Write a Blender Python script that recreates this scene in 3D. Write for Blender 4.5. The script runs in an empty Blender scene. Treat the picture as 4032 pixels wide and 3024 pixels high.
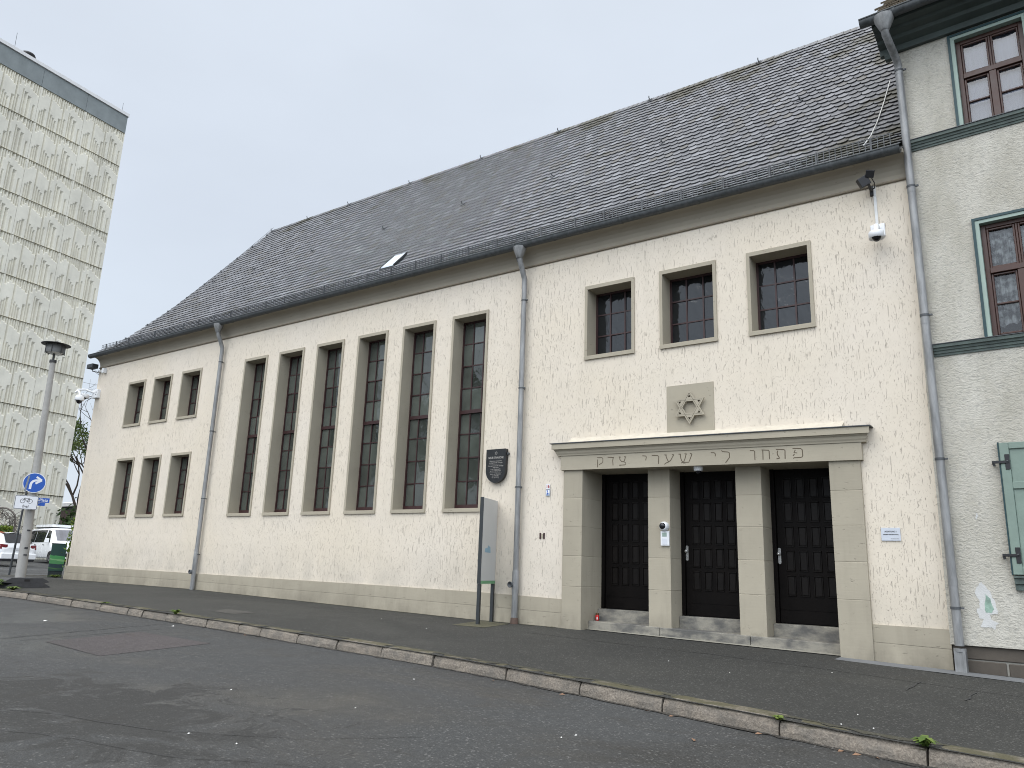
import bpy, math, random
from mathutils import Vector, Matrix
from mathutils.geometry import tessellate_polygon
random.seed(7)
R = math.radians
sc = bpy.context.scene
COL = sc.collection

# ------------------------------------------------------------------ camera
cam_d = bpy.data.cameras.new('camera'); cam = bpy.data.objects.new('camera', cam_d); COL.objects.link(cam)
YAW, PIT, ROL = -0.625306472, 0.236844092, 0.0351228493
fw = Vector((math.sin(YAW) * math.cos(PIT), math.cos(YAW) * math.cos(PIT), math.sin(PIT)))
r0 = Vector((math.cos(YAW), -math.sin(YAW), 0)); u0 = r0.cross(fw)
rr = math.cos(ROL) * r0 + math.sin(ROL) * u0; uu = -math.sin(ROL) * r0 + math.cos(ROL) * u0
cam.matrix_world = Matrix(((rr.x, uu.x, -fw.x, 0), (rr.y, uu.y, -fw.y, -12), (rr.z, uu.z, -fw.z, 1.5), (0, 0, 0, 1)))
cam_d.sensor_width = 36; cam_d.lens = 3035.588 / 4032 * 36; cam_d.clip_start = .05; cam_d.clip_end = 5000
sc.camera = cam
sc.view_settings.view_transform = 'Standard'; sc.view_settings.look = 'None'
sc.cycles.pixel_filter_type = 'BLACKMAN_HARRIS'; sc.cycles.filter_width = 1.0
sc.view_settings.exposure = 0.0; sc.view_settings.gamma = 1.0

# ------------------------------------------------------------------ sky: bright overcast
SUN_EL, SUN_AZ = R(50), R(198)          # azimuth from +y towards +x : behind the camera, to its left
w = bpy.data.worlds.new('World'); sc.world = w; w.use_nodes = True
nt = w.node_tree; nt.nodes.clear(); N = nt.nodes.new; L = nt.links.new
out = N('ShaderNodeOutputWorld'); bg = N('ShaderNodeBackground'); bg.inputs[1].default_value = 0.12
sky = N('ShaderNodeTexSky'); sky.sky_type = 'NISHITA'; sky.sun_disc = False
sky.sun_elevation = SUN_EL; sky.sun_rotation = SUN_AZ
tc = N('ShaderNodeTexCoord'); sep = N('ShaderNodeSeparateXYZ'); L(tc.outputs['Generated'], sep.inputs[0])
rmp = N('ShaderNodeValToRGB'); L(sep.outputs['Z'], rmp.inputs[0])
e = rmp.color_ramp.elements
e[0].position = 0.0; e[0].color = (.73, .80, .885, 1); e[1].position = 1.0; e[1].color = (1, 1, 1, 1)
for p, c in ((.18, (.715, .80, .90, 1)), (.40, (.725, .80, .91, 1)), (.66, (.74, .81, .91, 1)), (.80, (.90, .92, .96, 1))):
    q = e.new(p); q.color = c
nz = N('ShaderNodeTexNoise'); nz.inputs['Scale'].default_value = 2.2; nz.inputs['Detail'].default_value = 5
mp = N('ShaderNodeMapping'); mp.inputs['Scale'].default_value = (1, 1, 2.2); L(tc.outputs['Generated'], mp.inputs[0]); L(mp.outputs[0], nz.inputs['Vector'])
mr = N('ShaderNodeMapRange'); L(nz.outputs['Fac'], mr.inputs[0]); mr.inputs[1].default_value = .3; mr.inputs[2].default_value = .7
mr.inputs[3].default_value = .945; mr.inputs[4].default_value = 1.045
# bright cloud patch added behind the camera, off the sun, lighting tower and wall
dt = N('ShaderNodeVectorMath'); dt.operation = 'DOT_PRODUCT'; L(tc.outputs['Generated'], dt.inputs[0])
dt.inputs[1].default_value = (math.cos(R(46)) * math.sin(R(146)), math.cos(R(46)) * math.cos(R(146)), math.sin(R(46)))
m2 = N('ShaderNodeMapRange'); L(dt.outputs['Value'], m2.inputs[0]); m2.inputs[1].default_value = .30; m2.inputs[2].default_value = 1
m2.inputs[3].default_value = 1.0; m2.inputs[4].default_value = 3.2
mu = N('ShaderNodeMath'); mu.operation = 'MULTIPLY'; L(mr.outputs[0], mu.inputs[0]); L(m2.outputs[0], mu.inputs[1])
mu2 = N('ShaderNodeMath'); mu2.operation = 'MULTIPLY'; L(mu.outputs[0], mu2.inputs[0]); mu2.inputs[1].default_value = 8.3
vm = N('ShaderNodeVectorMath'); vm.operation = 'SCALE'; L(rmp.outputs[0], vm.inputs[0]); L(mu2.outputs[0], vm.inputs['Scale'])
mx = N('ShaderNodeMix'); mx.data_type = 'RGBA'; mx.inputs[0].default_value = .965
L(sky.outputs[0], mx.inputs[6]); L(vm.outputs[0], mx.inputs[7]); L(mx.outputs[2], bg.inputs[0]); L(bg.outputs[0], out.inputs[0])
sd = bpy.data.lights.new('sun', 'SUN'); so = bpy.data.objects.new('sun', sd); COL.objects.link(so)
sd.energy = 1.35; sd.angle = R(50); sd.color = (1, .97, .92)
so.rotation_euler = Vector((math.cos(SUN_EL) * math.sin(SUN_AZ), math.cos(SUN_EL) * math.cos(SUN_AZ), math.sin(SUN_EL))).to_track_quat('Z', 'Y').to_euler()

# ------------------------------------------------------------------ helpers
class MB:
    def __init__(s): s.v = []; s.f = []; s.sm = []
    def add(s, vs, fs, smooth=False):
        o = len(s.v); s.v += [tuple(p) for p in vs]; s.f += [tuple(i + o for i in f) for f in fs]; s.sm += [smooth] * len(fs); return s
    def quad(s, a, b, c, d): return s.add([a, b, c, d], [(0, 1, 2, 3)])
    def box(s, x0, x1, y0, y1, z0, z1, M=None):
        vs = [Vector((x, y, z)) for x in (x0, x1) for y in (y0, y1) for z in (z0, z1)]
        if M is not None: vs = [M @ v for v in vs]
        return s.add(vs, [(0, 1, 3, 2), (4, 6, 7, 5), (0, 4, 5, 1), (2, 3, 7, 6), (0, 2, 6, 4), (1, 5, 7, 3)])
    def tube(s, pts, rad, n=8, cap=True, smooth=True):
        pts = [Vector(p) for p in pts]
        rs = rad if isinstance(rad, (list, tuple)) else [rad] * len(pts)
        rings = []; t0 = (pts[1] - pts[0]).normalized(); a = t0.orthogonal().normalized()
        for i, p in enumerate(pts):
            t = (pts[min(i + 1, len(pts) - 1)] - pts[max(i - 1, 0)]).normalized()
            a = (a - t * a.dot(t)); a = a.normalized() if a.length > 1e-6 else t.orthogonal().normalized(); b = t.cross(a)
            rings.append([p + rs[i] * (math.cos(2 * math.pi * k / n) * a + math.sin(2 * math.pi * k / n) * b) for k in range(n)])
        vs = [p for r_ in rings for p in r_]; fs = []
        for i in range(len(pts) - 1):
            for k in range(n):
                fs.append((i * n + k, i * n + (k + 1) % n, (i + 1) * n + (k + 1) % n, (i + 1) * n + k))
        s.add(vs, fs, smooth)
        if cap: s.add(rings[0][::-1], [tuple(range(n))]); s.add(rings[-1], [tuple(range(n))])
        return s
    def lathe(s, c, prof, n=20, axis='z', smooth=True):
        c = Vector(c); vs = []; fs = []
        for (r_, h) in prof:
            for k in range(n):
                x, y = r_ * math.cos(2 * math.pi * k / n), r_ * math.sin(2 * math.pi * k / n)
                vs.append(c + (Vector((x, y, h)) if axis == 'z' else Vector((x, h, y)) if axis == 'y' else Vector((h, x, y))))
        for i in range(len(prof) - 1):
            for k in range(n): fs.append((i * n + k, i * n + (k + 1) % n, (i + 1) * n + (k + 1) % n, (i + 1) * n + k))
        return s.add(vs, fs, smooth)
    def prof_x(s, prof, x0, x1, cap=True, smooth=False, closed=False):
        """profile (y,z) swept along x; x0/x1 numbers or functions of index"""
        n = len(prof); vs = [(x0, y, z) for y, z in prof] + [(x1, y, z) for y, z in prof]
        m = n if closed else n - 1
        s.add(vs, [(i, (i + 1) % n, n + (i + 1) % n, n + i) for i in range(m)], smooth)
        if cap: s.add(vs[:n][::-1], [tuple(range(n))]); s.add(vs[n:], [tuple(range(n))])
        return s
    def poly(s, loops, M, d):
        """2-D loops (outer, holes) extruded by d along local +z, placed by M"""
        tr = tessellate_polygon([[Vector((x, y, 0)) for x, y in l] for l in loops])
        flat = [p for l in loops for p in l]; n = len(flat)
        vs = [M @ Vector((x, y, d)) for x, y in flat] + [M @ Vector((x, y, 0)) for x, y in flat]
        fs = []
        for t in tr:
            a, b, c = [Vector(flat[i]) for i in t]
            if (b - a).cross(c - a) < 0: t = t[::-1]
            fs.append(tuple(t)); fs.append(tuple(i + n for i in t[::-1]))
        o = 0
        for l in loops:
            k = len(l)
            for i in range(k): fs.append((o + i, o + (i + 1) % k, n + o + (i + 1) % k, n + o + i))
            o += k
        return s.add(vs, fs)
    def stroke(s, pts, wd, M, d=.002):
        """flat ribbon along 2-D points, extruded d"""
        P = [Vector(p) for p in pts]; Lf = []; Rt = []
        for i, p in enumerate(P):
            t = (P[min(i + 1, len(P) - 1)] - P[max(i - 1, 0)]); t.normalize(); nn = Vector((-t.y, t.x)) * wd / 2
            Lf.append(p + nn); Rt.append(p - nn)
        for i in range(len(P) - 1):
            q = [Rt[i], Rt[i + 1], Lf[i + 1], Lf[i]]
            vs = [M @ Vector((a.x, a.y, d)) for a in q] + [M @ Vector((a.x, a.y, 0)) for a in q]
            s.add(vs, [(0, 1, 2, 3), (0, 4, 5, 1), (1, 5, 6, 2), (2, 6, 7, 3), (3, 7, 4, 0)])
        return s
    def text(s, txt, size, M, align='CENTER', d=.0015, bold=0.0, font_w=1.0):
        cu = bpy.data.curves.new('t', 'FONT'); cu.body = txt; cu.size = size; cu.align_x = align; cu.align_y = 'CENTER'; cu.offset = bold
        cu.resolution_u = 3
        ob = bpy.data.objects.new('t', cu); COL.objects.link(ob)
        dg = bpy.context.evaluated_depsgraph_get(); dg.update(); me = bpy.data.meshes.new_from_object(ob.evaluated_get(dg))
        vs = [M @ Vector((v.co.x * font_w, v.co.y, d)) for v in me.vertices]
        s.add(vs, [tuple(p.vertices) for p in me.polygons])
        bpy.data.objects.remove(ob); bpy.data.curves.remove(cu); bpy.data.meshes.remove(me)
        return s
    def build(s, name, m, parent=None):
        me = bpy.data.meshes.new(name); me.from_pydata(s.v, [], s.f); me.validate()
        if any(s.sm) and len(me.polygons) == len(s.sm): me.polygons.foreach_set('use_smooth', s.sm)
        elif any(s.sm): me.polygons.foreach_set('use_smooth', [True] * len(me.polygons))
        me.materials.append(m); me.update()
        o = bpy.data.objects.new(name, me); COL.objects.link(o)
        if parent is not None:
            o.parent = parent
            if parent.type == 'EMPTY' and parent.get('_w'): o.matrix_parent_inverse = Matrix.Translation(-Vector(parent.location))
        return o

def tag(o, label=None, cat=None, group=None, kind=None):
    if label: o['label'] = label
    if cat: o['category'] = cat
    if group: o['group'] = group
    if kind: o['kind'] = kind
    return o
WORLD = []
def thing(name, label, cat, loc, group=None, rz=None):
    """Empty at a thing's base. rz None: its parts are built in world coordinates; else in local ones"""
    o = bpy.data.objects.new(name, None); COL.objects.link(o); o.location = loc; o.empty_display_size = .2
    if rz is None: o['_w'] = 1; WORLD.append(o)
    else: o.rotation_euler = (0, 0, rz)
    return tag(o, label, cat, group)
def bevel(o, w_=.006, seg=2):
    m = o.modifiers.new('bevel', 'BEVEL'); m.width = w_; m.segments = seg; m.limit_method = 'ANGLE'; m.angle_limit = R(40); return o
def rrect(wd, ht, r_, n=5):
    pts = []
    for cx, cy, a0 in ((wd / 2 - r_, ht / 2 - r_, 0), (-wd / 2 + r_, ht / 2 - r_, 90), (-wd / 2 + r_, -ht / 2 + r_, 180), (wd / 2 - r_, -ht / 2 + r_, 270)):
        for k in range(n + 1): a = R(a0 + 90 * k / n); pts.append((cx + r_ * math.cos(a), cy + r_ * math.sin(a)))
    return pts
def circ(r_, n=32, cx=0, cy=0): return [(cx + r_ * math.cos(2 * math.pi * k / n), cy + r_ * math.sin(2 * math.pi * k / n)) for k in range(n)]
def frame_m(o, xdir, ydir):
    x = Vector(xdir).normalized(); y = Vector(ydir); y = (y - x * x.dot(y)).normalized(); z = x.cross(y)
    return Matrix(((x.x, y.x, z.x, o[0]), (x.y, y.y, z.y, o[1]), (x.z, y.z, z.z, o[2]), (0, 0, 0, 1)))
def wallM(x, y, z): return frame_m((x, y, z), (1, 0, 0), (0, 0, 1))      # local +z points to -y (out of the wall)
def interp(x, xs, ys):
    if x <= xs[0]: return ys[0]
    for i in range(len(xs) - 1):
        if x <= xs[i + 1]: return ys[i] + (ys[i + 1] - ys[i]) * (x - xs[i]) / (xs[i + 1] - xs[i])
    return ys[-1]

# ------------------------------------------------------------------ materials
class G:
    """tiny node-graph helper"""
    def __init__(s, name):
        s.m = bpy.data.materials.new(name); s.m.use_nodes = True; s.t = s.m.node_tree
        s.p = s.t.nodes['Principled BSDF']; s.geo = None
    def n(s, typ, **kw):
        k = s.t.nodes.new(typ)
        for a, b in kw.items(): setattr(k, a, b)
        return k
    def l(s, a, b): s.t.links.new(a, b)
    def pos(s, scale=(1, 1, 1)):
        if s.geo is None: s.geo = s.n('ShaderNodeNewGeometry')
        m = s.n('ShaderNodeMapping'); m.inputs['Scale'].default_value = scale; s.l(s.geo.outputs['Position'], m.inputs[0]); return m.outputs[0]
    def noise(s, scale, detail=4, rough=.55, vec=(1, 1, 1), dist=0):
        k = s.n('ShaderNodeTexNoise'); k.inputs['Scale'].default_value = scale; k.inputs['Detail'].default_value = detail
        k.inputs['Roughness'].default_value = rough; k.inputs['Distortion'].default_value = dist; s.l(s.pos(vec), k.inputs['Vector']); return k.outputs['Fac']
    def rng(s, v, a, b, c, d, smooth=False):
        k = s.n('ShaderNodeMapRange'); s.l(v, k.inputs[0])
        for i, q in enumerate((a, b, c, d)): k.inputs[i + 1].default_value = q
        if smooth: k.interpolation_type = 'SMOOTHSTEP'
        return k.outputs[0]
    def math(s, op, a, b):
        k = s.n('ShaderNodeMath', operation=op)
        for i, q in enumerate((a, b)):
            if isinstance(q, (int, float)): k.inputs[i].default_value = q
            else: s.l(q, k.inputs[i])
        return k.outputs[0]
    def mix(s, f, a, b, mode='MIX'):
        k = s.n('ShaderNodeMix', data_type='RGBA', blend_type=mode)
        for i, q in ((0, f), (6, a), (7, b)):
            if isinstance(q, (int, float)): k.inputs[i].default_value = q
            elif isinstance(q, tuple): k.inputs[i].default_value = q if len(q) == 4 else q + (1,)
            else: s.l(q, k.inputs[i])
        return k.outputs[2]
    def base(s, c):
        if isinstance(c, tuple): s.p.inputs['Base Color'].default_value = c + (1,)
        else: s.l(c, s.p.inputs['Base Color'])
        return s
    def rough(s, v):
        if isinstance(v, (int, float)): s.p.inputs['Roughness'].default_value = v
        else: s.l(v, s.p.inputs['Roughness'])
        return s
    def set(s, **k):
        for a, b in k.items(): s.p.inputs[a.replace('_', ' ')].default_value = b
        return s
    def bump(s, h, dist=.01, st=1.0):
        k = s.n('ShaderNodeBump'); k.inputs['Distance'].default_value = dist; k.inputs['Strength'].default_value = st
        s.l(h, k.inputs['Height']); s.l(k.outputs[0], s.p.inputs['Normal']); return s

def simple(name, c, rough=.6, var=.12, scale=6, bump=0, metal=0, spec=.5, bscale=None):
    g = G(name); n = g.noise(scale, 5)
    f = g.rng(n, .25, .75, 1 - var, 1 + var); k = g.n('ShaderNodeVectorMath', operation='SCALE'); k.inputs[0].default_value = c; g.l(f, k.inputs['Scale'])
    g.base(k.outputs[0]); g.rough(g.rng(n, .3, .7, max(.03, rough - .08), min(1, rough + .08))); g.set(Metallic=metal, Specular_IOR_Level=spec)
    if bump: g.bump(g.noise(bscale or scale * 8, 6), bump, .8)
    return g.m

def splash(g, lo, hi, amt):
    """irregular dirt from rain splash: strongest at the foot of the wall, broken up by noise"""
    gi = g.n('ShaderNodeNewGeometry'); s_ = g.n('ShaderNodeSeparateXYZ'); g.l(gi.outputs['Position'], s_.inputs[0])
    h = g.math('ADD', s_.outputs['Z'], g.math('MULTIPLY', s_.outputs['X'], .0147))
    return g.math('MULTIPLY', g.rng(h, lo, hi, amt, 0), g.rng(g.noise(1.6, 5, .7, (1, 1, .6)), .35, .65, 0, 1))
def mat_stucco():
    g = G('cream_raked_plaster')
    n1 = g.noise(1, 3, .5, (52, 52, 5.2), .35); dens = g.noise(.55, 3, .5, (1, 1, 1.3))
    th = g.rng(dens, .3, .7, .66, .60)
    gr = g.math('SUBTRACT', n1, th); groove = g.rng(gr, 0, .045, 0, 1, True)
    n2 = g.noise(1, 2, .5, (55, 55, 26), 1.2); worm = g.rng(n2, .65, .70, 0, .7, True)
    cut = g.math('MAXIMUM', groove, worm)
    fine = g.noise(60, 5, .6); big = g.noise(7, 4, .6)
    h = g.math('ADD', g.math('MULTIPLY', fine, .16), g.math('MULTIPLY', big, .45)); h = g.math('SUBTRACT', h, cut)
    warm = g.noise(.35, 4, .6)
    c = g.mix(g.rng(warm, .35, .65, 0, 1), (.675, .60, .488), (.68, .612, .518))
    c = g.mix(g.rng(g.noise(2.2, 5, .65), .45, .75, 0, .14), c, (.46, .42, .35))
    c = g.mix(g.rng(g.noise(1, 4, .65, (3.2, 3.2, .16)), .52, .80, 0, .16), c, (.42, .385, .32))
    c = g.mix(splash(g, .95, 1.75, .42), c, (.34, .315, .27))
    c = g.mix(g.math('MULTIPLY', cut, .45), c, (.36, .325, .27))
    g.base(c).rough(.9).set(Specular_IOR_Level=.2); g.bump(h, .0085, .85); return g.m
def mat_taupe(name='taupe_stone_paint', c=(.37, .332, .258), blocks=False):
    g = G(name); n = g.noise(1, 5, .6, (3, 3, 40)); b = g.noise(1.3, 4)
    cc = g.mix(g.rng(b, .3, .7, 0, 1), tuple(q * .93 for q in c), tuple(q * 1.06 for q in c))
    pit = g.rng(g.noise(1, 3, .6, (9, 9, 26)), .66, .74, 0, 1, True)
    cc = g.mix(g.math('MULTIPLY', pit, .45), cc, tuple(q * .55 for q in c))
    if blocks:
        gi = g.n('ShaderNodeNewGeometry'); f_ = g.rng(gi.outputs['Random Per Island'], 0, 1, .90, 1.06); k_ = g.n('ShaderNodeVectorMath', operation='SCALE'); g.l(cc, k_.inputs[0]); g.l(f_, k_.inputs['Scale']); cc = k_.outputs[0]
        cc = g.mix(g.rng(g.noise(1, 4, .65, (5, 5, .5)), .52, .75, 0, .3), cc, tuple(q * .6 for q in c))
        cc = g.mix(g.rng(g.noise(1.9, 6, .65), .66, .70, 0, .55), cc, tuple(q * .72 for q in c))
    cc = g.mix(splash(g, .42, .82, .8), cc, tuple(q * .5 for q in c))
    g.base(cc).rough(.85).set(Specular_IOR_Level=.25)
    g.bump(g.math('SUBTRACT', g.math('MULTIPLY', n, .4), pit), .006, .7); return g.m
def mat_slate():
    g = G('weathered_slate'); gi = g.n('ShaderNodeNewGeometry'); rnd = gi.outputs['Random Per Island']
    c = g.n('ShaderNodeValToRGB'); g.l(rnd, c.inputs[0]); el = c.color_ramp.elements
    el[0].color = (.12, .122, .131, 1); el[1].color = (.22, .223, .237, 1)
    for p, q in ((.25, (.130, .132, .142, 1)), (.5, (.150, .152, .163, 1)), (.72, (.125, .118, .107, 1)), (.76, (.162, .164, .176, 1))): k = el.new(p); k.color = q
    mott = g.noise(14, 6, .7); c2 = g.mix(g.rng(mott, .52, .72, 0, .5), c.outputs[0], (.29, .292, .305))
    # moss stains near the verge of the neighbouring house and along the ridge
    z = g.n('ShaderNodeSeparateXYZ'); g.l(gi.outputs['Position'], z.inputs[0])
    right = g.rng(z.outputs['X'], -4.2, -2.2, 0, 1); top = g.rng(z.outputs['Z'], 13.3, 14.5, 0, 1)
    wgt = g.math('ADD', g.math('MULTIPLY', g.math('MAXIMUM', right, top), .15), g.noise(.8, 4, .6))
    c3 = g.mix(g.rng(wgt, .63, .73, 0, .85, True), c2, (.062, .056, .034))
    g.base(c3); g.rough(g.rng(mott, .3, .7, .36, .6)); g.set(Specular_IOR_Level=.5)
    g.bump(g.noise(35, 5, .65), .006, .6); return g.m
def mat_asphalt(name, c, wet, grain=140.0, speck=.35, stain=None):
    g = G(name); big = g.noise(.33, 5, .62, (1, 1.4, 1), .6); f = g.noise(grain, 3, .6); mid = g.noise(9, 5, .65)
    v = g.n('ShaderNodeTexVoronoi'); v.inputs['Scale'].default_value = 70; g.l(g.pos(), v.inputs['Vector'])
    vs = g.n('ShaderNodeSeparateColor'); g.l(v.outputs['Color'], vs.inputs[0])
    cc = g.mix(g.rng(big, .35, .65, 0, 1), tuple(q * .72 for q in c), tuple(q * 1.2 for q in c))
    cc = g.mix(g.rng(g.noise(28, 4, .7), .40, .62, .45, 0), cc, tuple(q * .45 for q in c))
    cc = g.mix(g.rng(g.noise(1.1, 5, .7, (1, 1, 1), 1.5), .56, .70, 0, .5), cc, (c[0] * .75, c[1] * .66, c[2] * .55))
    cc = g.mix(g.rng(mid, .4, .75, 0, .35), cc, tuple(q * .6 for q in c))
    cc = g.mix(g.rng(f, .55, .72, 0, speck), cc, (.24, .24, .232))
    cc = g.mix(g.rng(vs.outputs[0], .93, .97, 0, speck), cc, (.36, .35, .33))
    cc = g.mix(g.rng(f, .30, .46, min(.9, speck * 2), 0), cc, tuple(q * .3 for q in c))
    rgh = g.rng(big, .38, .62, *wet)
    if stain:        # worn, oil-darkened area where the binder has gone
        (sx, sy, ax_, ay_) = stain; d = g.n('ShaderNodeVectorMath', operation='LENGTH'); m_ = g.n('ShaderNodeMapping'); m_.inputs['Location'].default_value = (-sx / ax_, -sy / ay_, 0); m_.inputs['Scale'].default_value = (1 / ax_, 1 / ay_, 0)
        gi = g.n('ShaderNodeNewGeometry'); g.l(gi.outputs['Position'], m_.inputs[0]); g.l(m_.outputs[0], d.inputs[0])
        k_ = g.math('ADD', d.outputs['Value'], g.math('MULTIPLY', g.rng(g.noise(1.5, 6, .7, (1, 1, 1), 1.2), .3, .7, -1, 1), .75)); k_ = g.rng(k_, .45, 1.05, 1, 0, True)
        cc = g.mix(g.math('MULTIPLY', k_, .55), cc, (.026, .024, .020)); rgh = g.math('MAXIMUM', rgh, g.math('MULTIPLY', k_, .97))
    g.base(cc); g.rough(rgh); g.set(Specular_IOR_Level=.5)
    g.bump(g.math('ADD', g.math('MULTIPLY', f, .5), g.math('ADD', g.math('MULTIPLY', v.outputs['Distance'], .6), g.math('MULTIPLY', mid, .6))), .008, .75); return g.m
def mat_granite():
    g = G('granite_kerb'); f = g.noise(55, 4, .7); b = g.noise(2.5, 5, .6)
    gi = g.n('ShaderNodeNewGeometry'); z = g.n('ShaderNodeSeparateXYZ'); g.l(gi.outputs['Normal'], z.inputs[0])
    c = g.mix(g.rng(f, .35, .65, 0, 1), (.095, .081, .066), (.30, .262, .215))
    c = g.mix(g.rng(gi.outputs['Random Per Island'], 0, 1, 0, .4), c, (.26, .215, .168))
    c = g.mix(g.rng(g.noise(5, 5, .65), .42, .62, 0, .55), c, (.10, .095, .085))
    moss = g.math('MULTIPLY', g.rng(z.outputs['Z'], .75, .97, 0, 1), g.rng(g.noise(6, 5, .6), .32, .52, .25, .97))
    c = g.mix(moss, c, (.075, .068, .034))
    g.base(c).rough(.8); g.bump(g.math('ADD', f, g.math('MULTIPLY', g.noise(14, 5), 1.6)), .012, .8); return g.m
def mat_glass(name, c, ior=1.5, rough=.03, wave=.0, wscale=5, spec=.5):
    g = G(name); n = g.noise(1.7, 3)
    cc = g.mix(g.rng(n, .3, .7, 0, 1), tuple(q * .7 for q in c), tuple(q * 1.25 for q in c))
    gi = g.n('ShaderNodeNewGeometry'); f_ = g.rng(gi.outputs['Random Per Island'], 0, 1, .55, 1.45); k_ = g.n('ShaderNodeVectorMath', operation='SCALE'); g.l(cc, k_.inputs[0]); g.l(f_, k_.inputs['Scale'])
    g.base(k_.outputs[0]).rough(rough).set(IOR=ior, Specular_IOR_Level=spec)
    if wave: g.bump(g.noise(wscale, 3, .5, (1, 1, .8), .4), wave, 1)
    return g.m
def mat_pane(name, ior=1.7):
    """clear glazing: see-through with a fresnel reflection"""
    m = bpy.data.materials.new(name); m.use_nodes = True; t = m.node_tree; t.nodes.remove(t.nodes['Principled BSDF'])
    o = t.nodes['Material Output']; mixs = t.nodes.new('ShaderNodeMixShader'); tr = t.nodes.new('ShaderNodeBsdfTransparent'); gl = t.nodes.new('ShaderNodeBsdfGlossy')
    fr = t.nodes.new('ShaderNodeFresnel'); fr.inputs[0].default_value = ior; gl.inputs['Roughness'].default_value = .01; tr.inputs[0].default_value = (.9, .92, .93, 1)
    bm = t.nodes.new('ShaderNodeBump'); nz_ = t.nodes.new('ShaderNodeTexNoise'); nz_.inputs['Scale'].default_value = 3; bm.inputs['Distance'].default_value = .004
    ge = t.nodes.new('ShaderNodeNewGeometry'); t.links.new(ge.outputs['Position'], nz_.inputs['Vector']); t.links.new(nz_.outputs['Fac'], bm.inputs['Height']); t.links.new(bm.outputs[0], gl.inputs['Normal'])
    t.links.new(fr.outputs[0], mixs.inputs[0]); t.links.new(tr.outputs[0], mixs.inputs[1]); t.links.new(gl.outputs[0], mixs.inputs[2]); t.links.new(mixs.outputs[0], o.inputs[0]); return m
def mat_leaf(name, a, b):
    g = G(name); gi = g.n('ShaderNodeNewGeometry')
    g.base(g.mix(gi.outputs['Random Per Island'], a, b)).rough(.6); g.set(Specular_IOR_Level=.3); return g.m
def mat_zinc(name, c=(.30, .33, .36), rough=.42, metal=.65):
    g = G(name); n = g.noise(1, 5, .65, (14, 14, 2.2)); b = g.noise(1.5, 4)
    cc = g.mix(g.rng(n, .35, .68, 0, 1), tuple(q * .72 for q in c), tuple(min(1, q * 1.35) for q in c)); cc = g.mix(g.rng(b, .5, .75, 0, .5), cc, tuple(q * .55 for q in c))
    g.base(cc); g.rough(g.rng(n, .3, .7, rough - .1, rough + .15)).set(Metallic=metal); g.bump(n, .003, .5); return g.m
def mat_hplaster():
    g = G('grey_roughcast'); n = g.noise(1, 4, .65, (20, 20, 34), .8); n2 = g.noise(45, 4, .7); st = g.noise(.9, 5, .65, (1.6, 1.6, .6))
    c = g.mix(g.rng(st, .36, .66, 0, 1), (.575, .55, .485), (.43, .405, .34))
    c = g.mix(g.rng(n, .30, .5, .5, 0), c, (.24, .235, .22))
    g.base(c).rough(.92).set(Specular_IOR_Level=.2); g.bump(g.math('ADD', n, g.math('MULTIPLY', n2, .35)), .02, .9); return g.m
def mat_concrete(name, c, sc_=2.0):
    g = G(name); b = g.noise(sc_, 5, .65); s_ = g.noise(1, 4, .6, (1.6, 1.6, .12)); f = g.noise(40, 4)
    cc = g.mix(g.rng(b, .3, .7, 0, 1), tuple(q * .85 for q in c), tuple(q * 1.08 for q in c))
    cc = g.mix(g.rng(s_, .5, .75, 0, .28), cc, tuple(q * .55 for q in c)); g.base(cc).rough(.88); g.bump(f, .004, .6); return g.m
def mat_step():
    g = G('worn_step_concrete'); b = g.noise(2.2, 5, .6, (1, 1, 2)); f = g.noise(50, 5)
    c = g.mix(g.rng(b, .42, .60, 0, 1), (.105, .102, .095), (.27, .252, .21)); c = g.mix(g.rng(g.noise(9, 5, .65), .5, .7, 0, .5), c, (.16, .155, .14))
    g.base(c).rough(.85); g.bump(f, .008, .8); return g.m
def mat_bands(name):
    """painted cabinet: dark green with lighter sweeping bands"""
    g = G(name); gi = g.n('ShaderNodeNewGeometry'); s_ = g.n('ShaderNodeSeparateXYZ'); g.l(gi.outputs['Position'], s_.inputs[0])
    h = g.math('ADD', s_.outputs['Z'], g.math('MULTIPLY', g.noise(1, 2, .5, (2, 2, 7)), .16)); h = g.math('ADD', h, g.math('MULTIPLY', s_.outputs['Y'], .12))
    r_ = g.n('ShaderNodeValToRGB'); g.l(g.rng(h, .86, 2.0, 0, 1), r_.inputs[0]); el = r_.color_ramp.elements; r_.color_ramp.interpolation = 'CONSTANT'
    el[0].color = (.01, .03, .03, 1); el[1].position = .06; el[1].color = (.012, .05, .022, 1)
    for p, q in ((.16, (.05, .11, .03, 1)), (.19, (.01, .045, .03, 1)), (.27, (.04, .12, .03, 1)), (.30, (.008, .03, .035, 1)), (.40, (.06, .22, .07, 1)), (.50, (.17, .36, .15, 1)), (.53, (.05, .25, .07, 1)), (.63, (.008, .045, .035, 1))): k = el.new(p); k.color = q
    g.base(r_.outputs[0]).rough(.45); return g.m
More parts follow.
